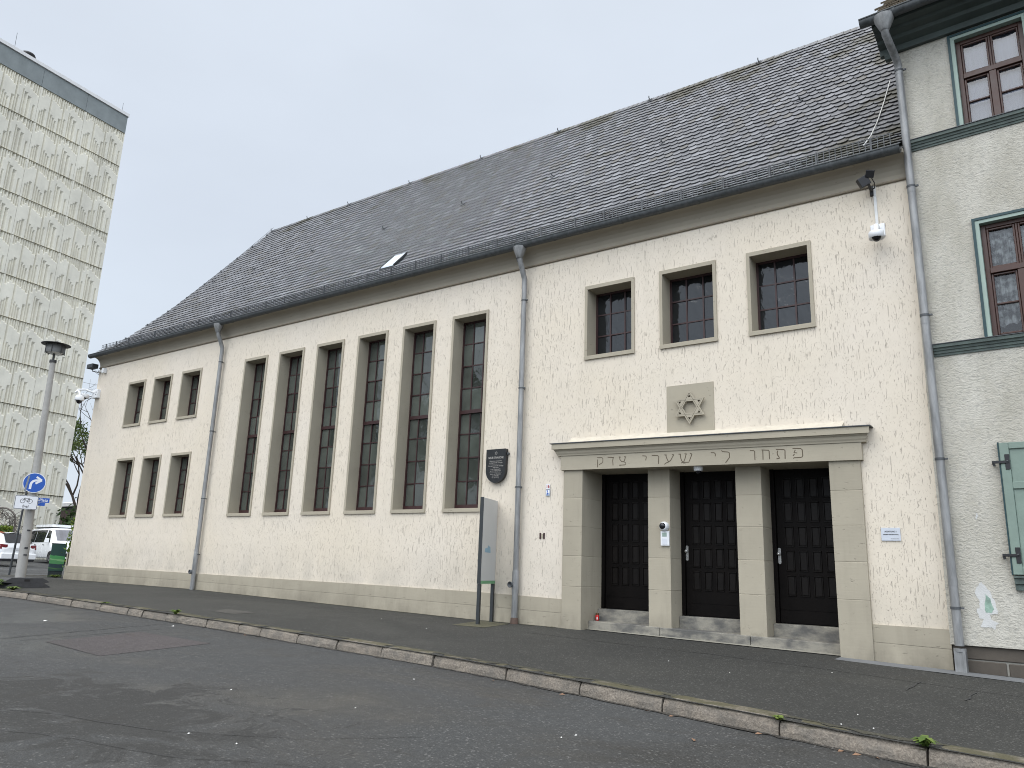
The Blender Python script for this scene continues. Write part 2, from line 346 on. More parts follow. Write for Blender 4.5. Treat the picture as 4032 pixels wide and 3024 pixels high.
def mat_lace():
    m = bpy.data.materials.new('lace_curtain'); m.use_nodes = True; t = m.node_tree; p = t.nodes['Principled BSDF']
    p.inputs['Base Color'].default_value = (.72, .74, .72, 1); p.inputs['Roughness'].default_value = .9
    ge = t.nodes.new('ShaderNodeNewGeometry'); v = t.nodes.new('ShaderNodeTexVoronoi'); v.feature = 'SMOOTH_F1'; v.inputs['Scale'].default_value = 16
    n_ = t.nodes.new('ShaderNodeTexNoise'); n_.inputs['Scale'].default_value = 9; n_.inputs['Detail'].default_value = 4
    mrr = t.nodes.new('ShaderNodeMapRange'); mrr.inputs[1].default_value = .40; mrr.inputs[2].default_value = .6; mrr.inputs[3].default_value = .12; mrr.inputs[4].default_value = .85
    for q in (v, n_): t.links.new(ge.outputs['Position'], q.inputs['Vector'])
    t.links.new(n_.outputs['Fac'], mrr.inputs[0]); t.links.new(mrr.outputs[0], p.inputs['Alpha']); return m

M_ = dict(
    stucco=mat_stucco(), taupe=mat_taupe(), taupeb=mat_taupe('taupe_stone_blocks', blocks=True), taupe2=mat_taupe('taupe_cove_paint', (.345, .308, .245)), trim=simple('cove_bead_brown', (.22, .185, .135), .8, .2, 4),
    slate=mat_slate(), road=mat_asphalt('road_asphalt', (.045, .0465, .0462), (.34, .92), 75, .26, (-6.7, -8.5, 2.6, 1.25)), pave=mat_asphalt('pavement_asphalt', (.031, .0307, .0262), (.9, .8), 70, .22),
    patch=mat_asphalt('reddish_patch_asphalt', (.058, .049, .050), (.55, .75), 120, .2), seam=simple('tar_seam', (.03, .03, .03), .7, .3, 20), plate=mat_asphalt('dark_cover_asphalt', (.055, .052, .045), (.8, .7), 120, .2),
    mossy=mat_asphalt('mossy_cover', (.085, .08, .045), (.85, .7), 120, .2), strip2=mat_concrete('cement_fillet_pale', (.30, .285, .24), 3), strip=mat_concrete('cement_strip', (.16, .165, .17), 3),
    granite=mat_granite(), zinc=mat_zinc('zinc_pipe', (.25, .252, .25), .5, .3), zincd=mat_zinc('zinc_gutter', (.085, .092, .095), .55, .3), galv=mat_zinc('galvanised_steel', (.085, .09, .095), .55, .3),
    gtall=mat_glass('tall_pane_glass', (.062, .07, .06), 1.75, .04, .006, 3.5), gdark=mat_glass('dark_wavy_glass', (.010, .012, .014), 1.55, .06, .010, 5),
    bar=simple('oxblood_steel_bar', (.035, .012, .012), .5, .2, 8), door=simple('black_brown_door_wood', (.0045, .0034, .003), .55, .3, 5, .002, spec=.10), door2=simple('door_panel_wood', (.0065, .005, .0042), .45, .3, 5, .002, spec=.16),
    steel=simple('brushed_steel', (.45, .45, .44), .35, .1, 20, metal=.8), step=mat_step(), hplaster=mat_hplaster(), stone=mat_concrete('dark_sandstone', (.085, .072, .058), 4),
    mortar=simple('mortar', (.26, .25, .22), .9), teal=simple('dark_teal_paint', (.010, .043, .05), .55, .15, 5), mint=simple('mint_paint', (.29, .37, .32), .6, .1, 5), sage=simple('sage_shutter_paint', (.19, .25, .212), .65, .15, 3, .003),
    mould=simple('grey_green_moulding', (.085, .11, .098), .65, .35, 9, .004), eave=simple('dark_green_eave_boards', (.055, .072, .066), .65, .25, 4), brown=simple('brown_window_wood', (.055, .022, .014), .42, .2, 10),
    pane=mat_pane('clear_pane', 1.75), room=simple('dark_room', (.02, .02, .022), .9), sheer=simple('sheer_sky_tint', (.42, .44, .52), .9, .06, 3), lace=mat_lace(), tile=simple('mossy_roof_tile', (.09, .07, .045), .9, .4, 8, .01),  # sheer: bluish grey paints the reflected sky into the curtain colour
    tower=mat_concrete('pale_tower_concrete', (.73, .70, .60), .6), tgrey=mat_concrete('grey_parapet_render', (.24, .265, .265), 1.2), tcap=simple('parapet_sheet', (.72, .71, .70), .5, .06, 2), tjoint=simple('tower_joint', (.20, .195, .175), .9),
    lampc=mat_concrete('lamp_mast_concrete', (.34, .33, .31), 3), lampd=simple('lamp_dark_metal', (.03, .03, .03), .5), lampg=simple('lamp_drum_grey', (.10, .10, .095), .5), lampw=simple('lamp_bowl_white', (.7, .7, .68), .4),
    blue=simple('sign_blue', (.006, .08, .40), .4, .05, 4), white=simple('white_paint', (.78, .79, .80), .45, .05, 4), black=simple('black_plastic', (.012, .012, .014), .45, .2, 10), rubber=simple('recycled_rubber', (.055, .055, .058), .65, .3, 12, .006),
    signw=simple('sign_white', (.72, .73, .76), .45, .04, 4), ink=simple('sign_black', (.01, .01, .012), .5), red=simple('red_enamel', (.35, .02, .02), .4), tape=simple('grey_tape', (.20, .22, .25), .6),
    bands=mat_bands('cabinet_green_bands'), slatebase=simple('cabinet_base', (.012, .02, .022), .7), camw=simple('camera_white', (.74, .75, .76), .4, .03, 5), camk=mat_glass('camera_dome', (.008, .008, .01), 1.5, .05),
    plaque=simple('dark_plaque', (.012, .013, .014), .38, .3, 12), plet=simple('plaque_lettering', (.38, .36, .33), .6), notice=simple('notice_aluminium', (.52, .55, .60), .45, .04, 5),
    stele=simple('stele_grey_panel', (.50, .505, .495), .5, .05, 3), anth=simple('anthracite_metal', (.022, .026, .028), .5, .15, 8), green=simple('stele_green_edge', (.12, .30, .15), .5), pale=simple('pale_blue_sticker', (.22, .36, .45), .6),
    candle=simple('red_candle_glass', (.55, .012, .01), .25), gold=simple('brass_lid', (.10, .045, .02), .4, metal=.6), carw=simple('car_white', (.86, .87, .88), .25, .02, 2), orange=simple('car_orange', (.75, .17, .03), .3, .03, 2),
    cglass=mat_glass('car_glass', (.02, .022, .026), 1.5, .03), tail=simple('tail_lamp_red', (.16, .008, .012), .25), tyre=simple('tyre', (.015, .015, .016), .8), rim=simple('rim', (.32, .32, .33), .35, metal=.6), lamp=simple('headlamp', (.45, .47, .5), .15),
    bark=simple('bark', (.055, .042, .033), .9, .3, 6, .01), leafy=mat_leaf('spring_leaf', (.05, .095, .015), (.13, .17, .035)), hedge=mat_leaf('hedge_leaf', (.055, .10, .012), (.19, .24, .03)), dkleaf=mat_leaf('dark_leaf', (.02, .045, .012), (.06, .095, .025)), vine=mat_leaf('vine_leaf', (.08, .15, .015), (.22, .28, .04)),
    ivy=mat_concrete('brown_overgrown_wall', (.075, .05, .042), 5), dead=mat_leaf('dead_leaf', (.16, .085, .045), (.28, .17, .11)), scrap=simple('paper_scrap', (.70, .69, .66), .8), twig=simple('bare_vine', (.17, .15, .13), .9, .3, 8),
    ground=mat_asphalt('far_ground', (.085, .09, .08), (.9, .9), 60, .2), patchw=simple('bare_white_plaster', (.56, .56, .545), .9, .1, 8, .006), patchg=simple('green_underpaint', (.25, .36, .295), .85, .4, 14, .006), conduit=simple('conduit_white', (.66, .66, .64), .5),
    hatch=simple('hatch_sky_tint', (.62, .68, .74), .12, .04, 3), copw=simple('cream_mortar_fillet', (.55, .50, .41), .9, .1, 8, .006), lead=simple('lead_sheet', (.06, .065, .07), .5, .2, 8, metal=.4),  # hatch: opaque pale blue paints in the sky its glass would reflect
)

# ------------------------------------------------------------------ terrain heights
XB = [-120, -60, -29, -25.16, -18.6, -18.1, -12, -9.4, -7.4, -2.36, -1.4, .8, 14]
ZB = [1.9, 1.2, .78, .764, .745, .735, .62, .572, .554, .468, .43, .385, .0]
KX = [-24, -19, -15.2, -12, -10.2, -9.25, -8.3, -7.4, -6.47, -5.28, -4.2, -3.24, -2.13, -1, 0, 4, 14]
KY = [-4.1, -4.1, -4.08, -4.1, -4.15, -4.25, -4.33, -4.42, -4.48, -4.62, -4.79, -4.97, -5.12, -5.22, -5.3, -5.55, -6.1]
def zp(x, y): return interp(x, XB, ZB) + .015 * min(y, 0)
def yk(x): return interp(x, KX, KY)
def zr(x, y):
    b = interp(x, XB, ZB); f = min(1, max(0, (-x - 24) / 5))          # 0 by the kerb, 1 in the square beyond the hall
    k = yk(x); near = b + .015 * k - .13 - .012 * max(0, k - y) + .012 * max(0, -9 - y)
    far = b - .03
    return near * (1 - f) + far * f
# kerb line: along the street, then round the corner beyond the hall
kerb = [(x, yk(x)) for x in [14 - .5 * i for i in range(77)] if x > -24.01]
cx_, cy_, rad_ = -24.0, .7, 4.8
for i in range(1, 13): a = R(270 - 90 * i / 12); kerb.append((cx_ + rad_ * math.cos(a), cy_ + rad_ * math.sin(a)))
kerb += [(-28.8, y) for y in (2, 4, 7, 11, 16, 24)]

# pavement sheet: strips between the kerb and the wall line
mb = MB()
def pav_strip(pts_k, pts_w, n=10):
    rows = []
    for (a, b) in zip(pts_k, pts_w):
        row = []
        for j in range(n + 1):
            t = j / n; x = a[0] + (b[0] - a[0]) * t; y = a[1] + (b[1] - a[1]) * t; row.append((x, y, zp(x, y)))
        rows.append(row)
    vs = [p for r_ in rows for p in r_]; m = n + 1
    mb.add(vs, [(i * m + j, i * m + j + 1, (i + 1) * m + j + 1, (i + 1) * m + j) for i in range(len(rows) - 1) for j in range(n)], True)
ks = [p for p in kerb if p[0] >= -24.01]
pav_strip(ks, [(p[0], 0) for p in ks], 12); pav_strip([(p[0], 0) for p in ks], [(p[0], 1.2) for p in ks], 1)
kl = [p for p in kerb if p[0] < -23.9]
pav_strip([(-24.0, -4.1)] + kl[1:] if kl[0][0] > -24.01 else kl, [(-24.0, max(1.2, p[1])) for p in (kl)], 10)
tag(mb.build('pavement', M_['pave']), kind='structure')
# road sheet
mb = MB(); xs = [-130, -110, -95, -80] + [-70 + 1.5 * i for i in range(27)] + [-29.2 + .8 * i for i in range(40)] + [3.5, 5, 8, 12, 18, 30, 60]
ys = [-60, -45, -35, -28, -22, -18] + [-15 + .75 * i for i in range(24)] + [4, 6, 9, 13, 18, 25, 35, 50, 80]
vs = [(x, y, zr(x, y)) for x in xs for y in ys]; m = len(ys)
mb.add(vs, [(i * m + j, (i + 1) * m + j, (i + 1) * m + j + 1, i * m + j + 1) for i in range(len(xs) - 1) for j in range(m - 1)], True)
tag(mb.build('road', M_['road']), kind='structure')
mb = MB(); mb.quad((-2500, -2500, -1.6), (2500, -2500, -1.6), (2500, 2500, -1.6), (-2500, 2500, -1.6)); tag(mb.build('ground', M_['ground']), kind='structure')
# kerb: one run of granite stones of uneven length, chamfered, each stone a mesh island of its own
mb = MB(); rnd = random.Random(3)
joints = [-1.03, -2.13, -3.24, -4.23, -5.28, -6.47, -7.4, -8.34, -9.25, -10.23, -10.81, -11.71, -12.92, -13.69, -14.17, -15.19, -16.3, -17.37, -18.2, -19.02]
jx = [14, 12.9, 11.8, 10.7, 9.6, 8.5, 7.4, 6.3, 5.2, 4.1, 3.1, 2.1, 1.05, 0.02] + joints + [-20.1, -21.2, -22.2, -23.2, -24.0]
segs = [((jx[i], yk(jx[i])), (jx[i + 1], yk(jx[i + 1]))) for i in range(len(jx) - 1)]
arc = [(-24.0, -4.1)] + kl[1:]
segs += [(arc[i], arc[i + 1]) for i in range(len(arc) - 1)]
for (a, b) in segs:
    A_ = Vector((a[0], a[1])); B_ = Vector((b[0], b[1])); d = (B_ - A_); ln = d.length; d.normalize(); nrm = Vector((-d.y, d.x))   # points to the road
    if nrm.dot(Vector((0, -1))) < 0 and a[0] > -24: nrm = -nrm
    if a[0] <= -24: nrm = Vector((d.y, -d.x)) if Vector((d.y, -d.x)).dot(Vector((a[0] + 24, a[1] - .7))) > 0 else Vector((-d.y, d.x))
    g_ = .008 + .006 * rnd.random(); sub = max(2, int(ln / .12)); dz = rnd.uniform(-.008, .008); dn = rnd.uniform(-.012, .012); lowc = min(1, max(0, (-a[0] - 24) / 4))
    rings = []
    for i in range(sub + 1):
        t = g_ + (ln - 2 * g_) * i / sub; P = A_ + d * t; x, y = P; zt = zp(x, max(y, -6)) + .006 + dz; zb_ = zt - .24
        e_ = .0 if 0 < i < sub else .012
        j = lambda s=.006: rnd.uniform(-s, s)
        pr = [(-.19, zb_), (-.19, zt - .001), (-.18 + e_, zt - e_ + .003 + j(.003)), (-.06, zt - e_ + j(.004)), (-.028 + j(), zt - .006 - e_ + j(.004)), (.0 + j() - e_, zt - .035 + j(.005)), (.014 - e_ + j(), zt - .08 + j()), (.02 - e_ + j(), zt - .14), (.02, zb_)]
        rings.append([Vector((x + nrm.x * (q + dn), y + nrm.y * (q + dn), z)) for q, z in pr])
    n = len(rings[0]); vs = [p for r_ in rings for p in r_]
    fs = [(i * n + k, i * n + k + 1, (i + 1) * n + k + 1, (i + 1) * n + k) for i in range(sub) for k in range(n - 1)]
    fs += [tuple(range(n))[::-1], tuple(sub * n + k for k in range(n))]
    mb.add(vs, fs, False)
tag(mb.build('kerb', M_['granite']), kind='structure')
def sheet(name, m, pts, fz, dz=.004, sub=6):
    """four-cornered sheet draped dz above a height function"""
    mb = MB(); P = [Vector(p) for p in pts]; n = sub
    vs = []
    for i in range(n + 1):
        for j in range(n + 1):
            u, v = i / n, j / n; q = (P[0] * (1 - u) + P[1] * u) * (1 - v) + (P[3] * (1 - u) + P[2] * u) * v; vs.append((q.x, q.y, fz(q.x, q.y) + dz))
    mb.add(vs, [(i * (n + 1) + j, (i + 1) * (n + 1) + j, (i + 1) * (n + 1) + j + 1, i * (n + 1) + j + 1) for i in range(n) for j in range(n)]); return mb.build(name, m)
tag(sheet('road_patch', M_['patch'], [(-11.12, -6.86), (-9.49, -6.97), (-9.83, -5.27), (-11.57, -5.3)], zr, .004, 8), kind='structure')
def seam(name, pts, wd, fz, dz=.007):
    mb = MB(); rn = random.Random(len(pts) + int(wd * 1e4)); P = []
    for i in range(len(pts) - 1):
        a, b = Vector(pts[i]), Vector(pts[i + 1]); n = max(2, int((b - a).length / .15))
        P += [a + (b - a) * k / n + Vector((rn.uniform(-.02, .02), rn.uniform(-.02, .02))) for k in range(n)]
    P.append(Vector(pts[-1])); vs = []
    for i, p in enumerate(P):
        t = P[min(i + 1, len(P) - 1)] - P[max(0, i - 1)]; t.normalize(); n_ = Vector((-t.y, t.x)) * wd * rn.uniform(.25, .6)
        for s_ in (1, -1): q = p + n_ * s_; vs.append((q.x, q.y, fz(q.x, q.y) + dz))
    mb.add(vs, [(2 * i, 2 * i + 1, 2 * i + 3, 2 * i + 2) for i in range(len(P) - 1)]); return tag(mb.build(name, M_['seam']), kind='structure')
seam('road_seam', [(-11.71, -7.16), (-12.47, -4.35)], .025, zr); seam('road_seam', [(-11.38, -7.06), (-11.78, -4.83)], .02, zr)
seam('road_crack', [(-7.4, -9.2), (-6.6, -8.8), (-5.6, -8.55), (-4.7, -8.0), (-4.1, -7.3)], .008, zr); seam('road_crack', [(-6.3, -9.3), (-5.7, -9.05), (-4.9, -8.9), (-3.9, -8.3)], .007, zr)
ZPP = zp
seam('pavement_crack', [(-7.34, -1.22), (-5.74, -1.35), (-4.08, -1.38), (-2.44, -1.6), (-1.6, -1.67), (-.58, -1.83), (1.5, -2.2)], .022, ZPP); seam('pavement_crack', [(-1.61, -2.44), (-1.57, -1.64)], .02, ZPP); seam('pavement_crack', [(-1.04, -2.61), (-1.0, -1.92)], .018, ZPP)
seam('pavement_crack', [(-17, -1.3), (-14, -1.25), (-10.5, -1.2), (-9.2, -.95)], .016, ZPP)
tag(sheet('pavement_cover', M_['plate'], [(-12.84, -3.24), (-12.19, -3.25), (-12.28, -2.73), (-13.2, -2.69)], ZPP), kind='structure')
tag(sheet('sign_base_plate', M_['mossy'], [(-8.85, -1.26), (-8.21, -1.18), (-8.37, -.22), (-9.1, -.12)], ZPP), kind='structure')
tag(sheet('cement_strip', M_['strip'], [(-2.8, -.42), (3.5, -.75), (3.5, -.3), (-2.8, -.02)], ZPP, .004), kind='structure')

# grit gathered at the foot of the kerb and of the wall
def grit(name, pts, wd, fz, m, sd_, dz=.004):
    mb = MB(); rn = random.Random(sd_); vs = []; P = [Vector(p) for p in pts]
    for i, p in enumerate(P):
        t = P[min(i + 1, len(P) - 1)] - P[max(0, i - 1)]; t.normalize(); n_ = Vector((-t.y, t.x)); n_ = n_ if n_.y < 0 else -n_
        for q in (p, p + n_ * wd * rn.uniform(.35, 1.15)): vs.append((q.x, q.y, fz(q.x, q.y) + dz))
    mb.add(vs, [(2 * i, 2 * i + 1, 2 * i + 3, 2 * i + 2) for i in range(len(P) - 1)]); return tag(mb.build(name, m), kind='structure')
gm = mat_asphalt('kerb_grit', (.040, .034, .026), (.95, .95), 90, .3); gw = mat_asphalt('wall_foot_moss', (.062, .058, .036), (.95, .95), 90, .2)
grit('kerb_dirt', [(x, yk(x) - .018) for x in [6 - .09 * i for i in range(330)]], .075, zr, gm, 1)
grit('wall_foot_dirt', [(x, -.03) for x in [-7.5 - .11 * i for i in range(160)]], .10, ZPP, gw, 2)
grit('kerb_back_moss', [(x, yk(x) + .17 + .10 * abs(math.sin(x * 2.1) * math.sin(x * .7 + 1))) for x in [6 - .09 * i for i in range(330)]], .11, ZPP, gw, 3)

# ================================================================== THE HALL (synagogue)
XL, XR = -25.33, -1.42
syn = thing('synagogue', 'long cream plastered synagogue with steep slate roof, tall narrow windows and three-door portal', 'synagogue', (-13.4, 0, .6))
def zbase(x): return interp(x, XB, ZB)
tallX = [(-17.47 + 1.44 * i, -17.47 + 1.44 * i + .965) for i in range(6)]
WINS = []      # x0,x1,z0,z1 (outer edge of the surround), depth, rows spec, glass
for a, b in tallX: WINS.append((a, b, 2.589, 6.731, .31, 'tall'))
for a, b in ((-7.009, -5.985), (-5.488, -4.448), (-3.916, -2.876)): WINS.append((a, b, 5.342, 6.786, .33, 'upper'))
for a, b in ((-23.304, -22.334), (-21.853, -20.898), (-20.401, -19.43)): WINS.append((a, b, 5.334, 6.750, .30, 'small')); WINS.append((a, b, 2.613, 4.366, .30, 'low'))
holes = [(a + .055, b - .055, c + .07, d - .07) for a, b, c, d, _, _ in WINS] + [(-7.2, -2.5, .1, 3.4)]
xs = sorted(set([XL, XR] + [v for h in holes for v in h[:2]] + [-24, -18.6, -14, -9, -8.2])); zs = sorted(set([.1, 7.6] + [v for h in holes for v in h[2:]]))
mb = MB(); grid = {}
def gv(i, j):
    if (i, j) not in grid: grid[(i, j)] = len(mb.v); mb.v.append((xs[i], 0, zs[j]))
    return grid[(i, j)]
for i in range(len(xs) - 1):
    for j in range(len(zs) - 1):
        cx, cz = (xs[i] + xs[i + 1]) / 2, (zs[j] + zs[j + 1]) / 2
        if any(h[0] < cx < h[1] and h[2] < cz < h[3] for h in holes): continue
        mb.f.append((gv(i, j), gv(i + 1, j), gv(i + 1, j + 1), gv(i, j + 1))); mb.sm.append(False)
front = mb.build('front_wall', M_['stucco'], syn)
RP = [(-.30, 7.86), (.7, 8.65), (1.45, 9.42), (2.2, 10.2), (3.2, 11.38), (5.955, 14.7)]
mb = MB()
for X in (XL, XR):
    y_ = [(0, .1), (0, 7.6)] + [(p[0], p[1] - .14) for p in RP[1:]] + [(11.2, 8.5), (11.9, 7.6), (11.9, .1)]
    mb.add([(X, y, z) for y, z in y_], [tuple(range(len(y_)))])
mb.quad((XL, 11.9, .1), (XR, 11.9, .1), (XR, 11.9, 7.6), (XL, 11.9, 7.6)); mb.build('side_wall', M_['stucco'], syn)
# plinth: two painted courses following the pavement
mb = MB(); px = [-25.36, -21, -18.6, -15, -12, -9.4, -7.40]; pt = [1.172, 1.155, 1.14, 1.115, 1.10, 1.078, 1.036]
def plinth(px, pt):
    for k in range(len(px) - 1):
        a, b = px[k], px[k + 1]
        for (lo, hi, yy) in ((-1, .52, -.034), (.52, 1, -.030)):
            za0 = zbase(a) - .3 if lo < 0 else zbase(a) + (pt[k] - zbase(a)) * lo; zb0 = zbase(b) - .3 if lo < 0 else zbase(b) + (pt[k + 1] - zbase(b)) * lo
            za1 = zbase(a) + (pt[k] - zbase(a)) * hi; zb1 = zbase(b) + (pt[k + 1] - zbase(b)) * hi
            g = .004 if hi < 1 else 0
            mb.add([(a, yy, za0), (b, yy, zb0), (b, yy, zb1 - g), (a, yy, za1 - g), (a, .01, za1 - g), (b, .01, zb1 - g)], [(0, 1, 2, 3), (3, 2, 5, 4)])
    k = len(px) - 1
    mb.add([(px[k], -.032, .1), (px[k], .01, .1), (px[k], .01, pt[k]), (px[k], -.032, pt[k])], [(0, 1, 2, 3)]); mb.add([(px[0], -.032, .1), (px[0], 3, .1), (px[0], 3, pt[0]), (px[0], -.032, pt[0])], [(3, 2, 1, 0)])
plinth(px, pt); mb.build('plinth', M_['taupeb'], syn); mb = MB(); plinth([-2.372, XR - .0], [.944, .938]); mb.build('plinth', M_['taupeb'], syn)
mb = MB(); mb.add([(XL - .09, -.03, .5), (XL - .02, -.03, .5), (XL - .02, -.03, 1.55), (XL - .09, -.03, 1.55), (XL - .09, .6, .5), (XL - .09, .6, 1.55), (XL - .02, .6, 1.55)], [(0, 1, 2, 3), (4, 0, 3, 5), (3, 2, 6, 5)]); mb.build('corner_buttress', M_['taupe'], syn)
# windows
def window(a, b, c, d, dep, kind):
    fr = MB(); ia, ib, ic, id_ = a + .055, b - .055, c + .07, d - .07; yf = -.028
    O = [(a, c), (b, c), (b, d), (a, d)]; I = [(ia, ic), (ib, ic), (ib, id_), (ia, id_)]
    for k in range(4):
        o0, o1, i0, i1 = O[k], O[(k + 1) % 4], I[k], I[(k + 1) % 4]
        fr.quad((o0[0], yf, o0[1]), (o1[0], yf, o1[1]), (i1[0], yf, i1[1]), (i0[0], yf, i0[1]))
        fr.quad((o0[0], .012, o0[1]), (o1[0], .012, o1[1]), (o1[0], yf, o1[1]), (o0[0], yf, o0[1]))
        s_ = .025 if k == 0 else 0
        fr.quad((i0[0], yf, i0[1]), (i1[0], yf, i1[1]), (i1[0], dep + .03, i1[1] + s_), (i0[0], dep + .03, i0[1] + s_))
    fr.box(a - .006, b + .006, yf - .008, yf + .004, c - .004, c + .055)      # slightly proud sill band
    win = fr.build('window', M_['taupe'], syn)
    if kind == 'tall': zz = [6.165, 5.68, 5.196, 4.216, 3.722, 3.235]; tr_ = (4.645, 4.72); nc = 3
    elif kind == 'upper': zz = [id_ - .43, id_ - .85]; tr_ = None; nc = 3
    elif kind == 'small': zz = [6.27, 5.86]; tr_ = None; nc = 3
    else: zz = [3.93, 3.535, 3.14]; tr_ = None; nc = 3
    bb = MB(); t = .013; y0, y1 = dep - .012, dep + .025
    bb.box(ia, ia + .035, y0 - .01, y1, ic, id_).box(ib - .035, ib, y0 - .01, y1, ic, id_).box(ia + .035, ib - .035, y0 - .01, y1, id_ - .04, id_).box(ia + .035, ib - .035, y0 - .025, y1, ic, ic + .10)
    iw = (ib - ia)
    for q in range(1, nc): x = ia + iw * q / nc; bb.box(x - t, x + t, y0, y1, ic + .1, id_ - .04)
    for q in zz: bb.box(ia + .035, ib - .035, y0 + .003, y1, q - t * .9, q + t * .9)
    if tr_: bb.box(ia + .035, ib - .035, y0 - .025, y1, *tr_)
    bb.build('glazing_bars', M_['bar'], win)
    # panes: each set at a very slightly different angle, like old leaded glazing
    gl = MB(); rn = random.Random(int(a * 100)); cols = [ia + iw * q / nc for q in range(nc + 1)]; rows = sorted([ic + .05, id_ - .02] + zz + ([sum(tr_) / 2] if tr_ else []))
    for i in range(nc):
        for j in range(len(rows) - 1):
            j4 = [dep + .006 + rn.uniform(-.007, .007) for _ in range(4)]
            gl.quad((cols[i], j4[0], rows[j]), (cols[i + 1], j4[1], rows[j]), (cols[i + 1], j4[2], rows[j + 1]), (cols[i], j4[0] + j4[2] - j4[1], rows[j + 1]))
    gl.build('glass', M_['gdark'] if kind == 'upper' else M_['gtall'], win)
for q in WINS: window(*q)

# ---- eaves: cove, gutter, roof
EV = .0008
mb = MB(); cv = [(0.0, 7.475)] + [(-.235 * (1 - math.cos(R(a))) / 1 - .0, 7.475 + .30 * math.sin(R(a))) for a in (15, 30, 45, 60, 75, 90)] + [(-.235, 7.84), (.3, 7.9), (.3, 7.475)]
mb.prof_x(cv, XL, XR + .0, True, False, True); mb.v = [(x, y, z + EV * (x + 25.3) * min(1, max(0, (z - 7.48) / .28))) for x, y, z in mb.v]; mb.build('cove_cornice', M_['taupe2'], syn)
mb = MB(); mb.tube([(XL, -.012, 7.468), (XR, -.012, 7.468)], .022, 8); mb.build('cornice_bead', M_['trim'], syn)
def gutter(mb, x0, x1, yc, zc, rad, brk):
    pr = [(yc - rad - .012, zc + .004), (yc - rad - .012, zc + .016), (yc - rad, zc + .016)] + [(yc - rad * math.cos(R(a)), zc - rad * math.sin(R(a))) for a in range(0, 181, 20)] + [(yc + rad, zc + .03)]
    n = len(pr); vs = [(x0, y, z) for y, z in pr] + [(x1, y, z) for y, z in pr]; mb.add(vs, [(i, n + i, n + i + 1, i + 1) for i in range(n - 1)], True)
    for X in (x0, x1):
        ar = [(X, yc - rad * math.cos(R(a)), zc - rad * math.sin(R(a))) for a in range(0, 181, 20)]; mb.add(ar, [tuple(range(len(ar)))])
    mb.tube([(x0, yc - rad - .004, zc + .014), (x1, yc - rad - .004, zc + .014)], .011, 6)
    for bx in brk:
        r2 = rad + .005; ar = [(y, z) for y, z in [(yc - r2 * math.cos(R(a)), zc - r2 * math.sin(R(a))) for a in range(-10, 171, 15)]]
        k = len(ar); mb.add([(bx - .016, y, z) for y, z in ar] + [(bx + .016, y, z) for y, z in ar], [(i, i + k, i + k + 1, i + 1) for i in range(k - 1)], True)
        k = len(ar); ar2 = [(yc + (y - yc) * .93, zc + (z - zc) * .93) for y, z in ar]
        for sx in (-.016, .016): mb.add([(bx + sx, y, z) for y, z in ar] + [(bx + sx, y, z) for y, z in ar2], [(i, i + 1, i + k + 1, i + k) for i in range(k - 1)])
mb = MB(); gutter(mb, -25.47, XR - .03, -.30, 7.83, .085, [-25.2 + .735 * i for i in range(33)]); mb.v = [(x, y, z + EV * (x + 25.3)) for x, y, z in mb.v]; mb.build('gutter', M_['zincd'], syn)

def arc_len(P):
    s = [0]
    for i in range(len(P) - 1): s.append(s[-1] + math.hypot(P[i + 1][0] - P[i][0], P[i + 1][1] - P[i][1]))
    return s
RS = arc_len(RP)
def rpos(s):
    s = max(0, s)
    for i in range(len(RP) - 1):
        if s <= RS[i + 1] or i == len(RP) - 2:
            t = (s - RS[i]) / (RS[i + 1] - RS[i]); ty, tz = RP[i + 1][0] - RP[i][0], RP[i + 1][1] - RP[i][1]; l = math.hypot(ty, tz)
            return RP[i][0] + ty * t, RP[i][1] + tz * t, -tz / l, ty / l
def ev(x, s): return EV * (x + 25.3) * max(0, 1 - s / 3.2)
def evm(mb): mb.v = [(x, y, z + EV * (x + 25.3)) for x, y, z in mb.v]; return mb
rf = MB()
X0, X1 = XL - .06, XR - .005
und = [(y + .0, z - .05) for y, z in RP]
for i in range(len(und) - 1): rf.quad((X0, und[i][0], und[i][1]), (X1, und[i][0], und[i][1]), (X1, und[i + 1][0], und[i + 1][1]), (X0, und[i + 1][0], und[i + 1][1]))
rf.quad((X0, 5.955, 14.68), (X1, 5.955, 14.68), (X1, 12.2, 7.6), (X0, 12.2, 7.6))
W_, EXP = .19, .245; rn = random.Random(11); s0 = -.05; row = 0
SH = [(0, .14), (.004, .092), (.018, .048), (.048, .013), (.088, 0), (.127, .008), (.160, .035), (.182, .075), (.191, .125)]
while s0 < RS[-1] - .08:
    x = X0 - (row * .47 % 1) * W_
    while x < X1:
        wj = rn.uniform(-.014, .014); lift = .034 + rn.uniform(-.004, .005); dsj = rn.uniform(-.008, .008); tl = rn.uniform(-.0025, .0025)
        top = min(EXP + .09, RS[-1] - s0)
        pts = [(x + px_ + (wj if px_ > .09 else 0), s0 + ps + dsj) for px_, ps in SH] + [(x + W_ + .002, s0 + top), (x, s0 + top)]
        if pts[0][0] >= X0 - .14 and pts[0][0] + W_ <= X1 + .15:
            up = []; lo = []
            for k, (qx, qs) in enumerate(pts):
                qx = min(max(qx, X0), X1); y, z, ny, nz_ = rpos(qs); z += ev(qx, qs); h = lift * max(0, 1 - max(0, qs - s0) / (EXP + .07)) + .003 + tl * (qx - x) / W_
                up.append((qx, y + ny * h, z + nz_ * h)); h2 = h - .010; lo.append((qx, y + ny * h2, z + nz_ * h2))
            n = len(up); rf.add(up + lo, [tuple(range(n))] + [(i + 1, i, n + i, n + i + 1) for i in range(9)])
        x += W_
    s0 += EXP; row += 1
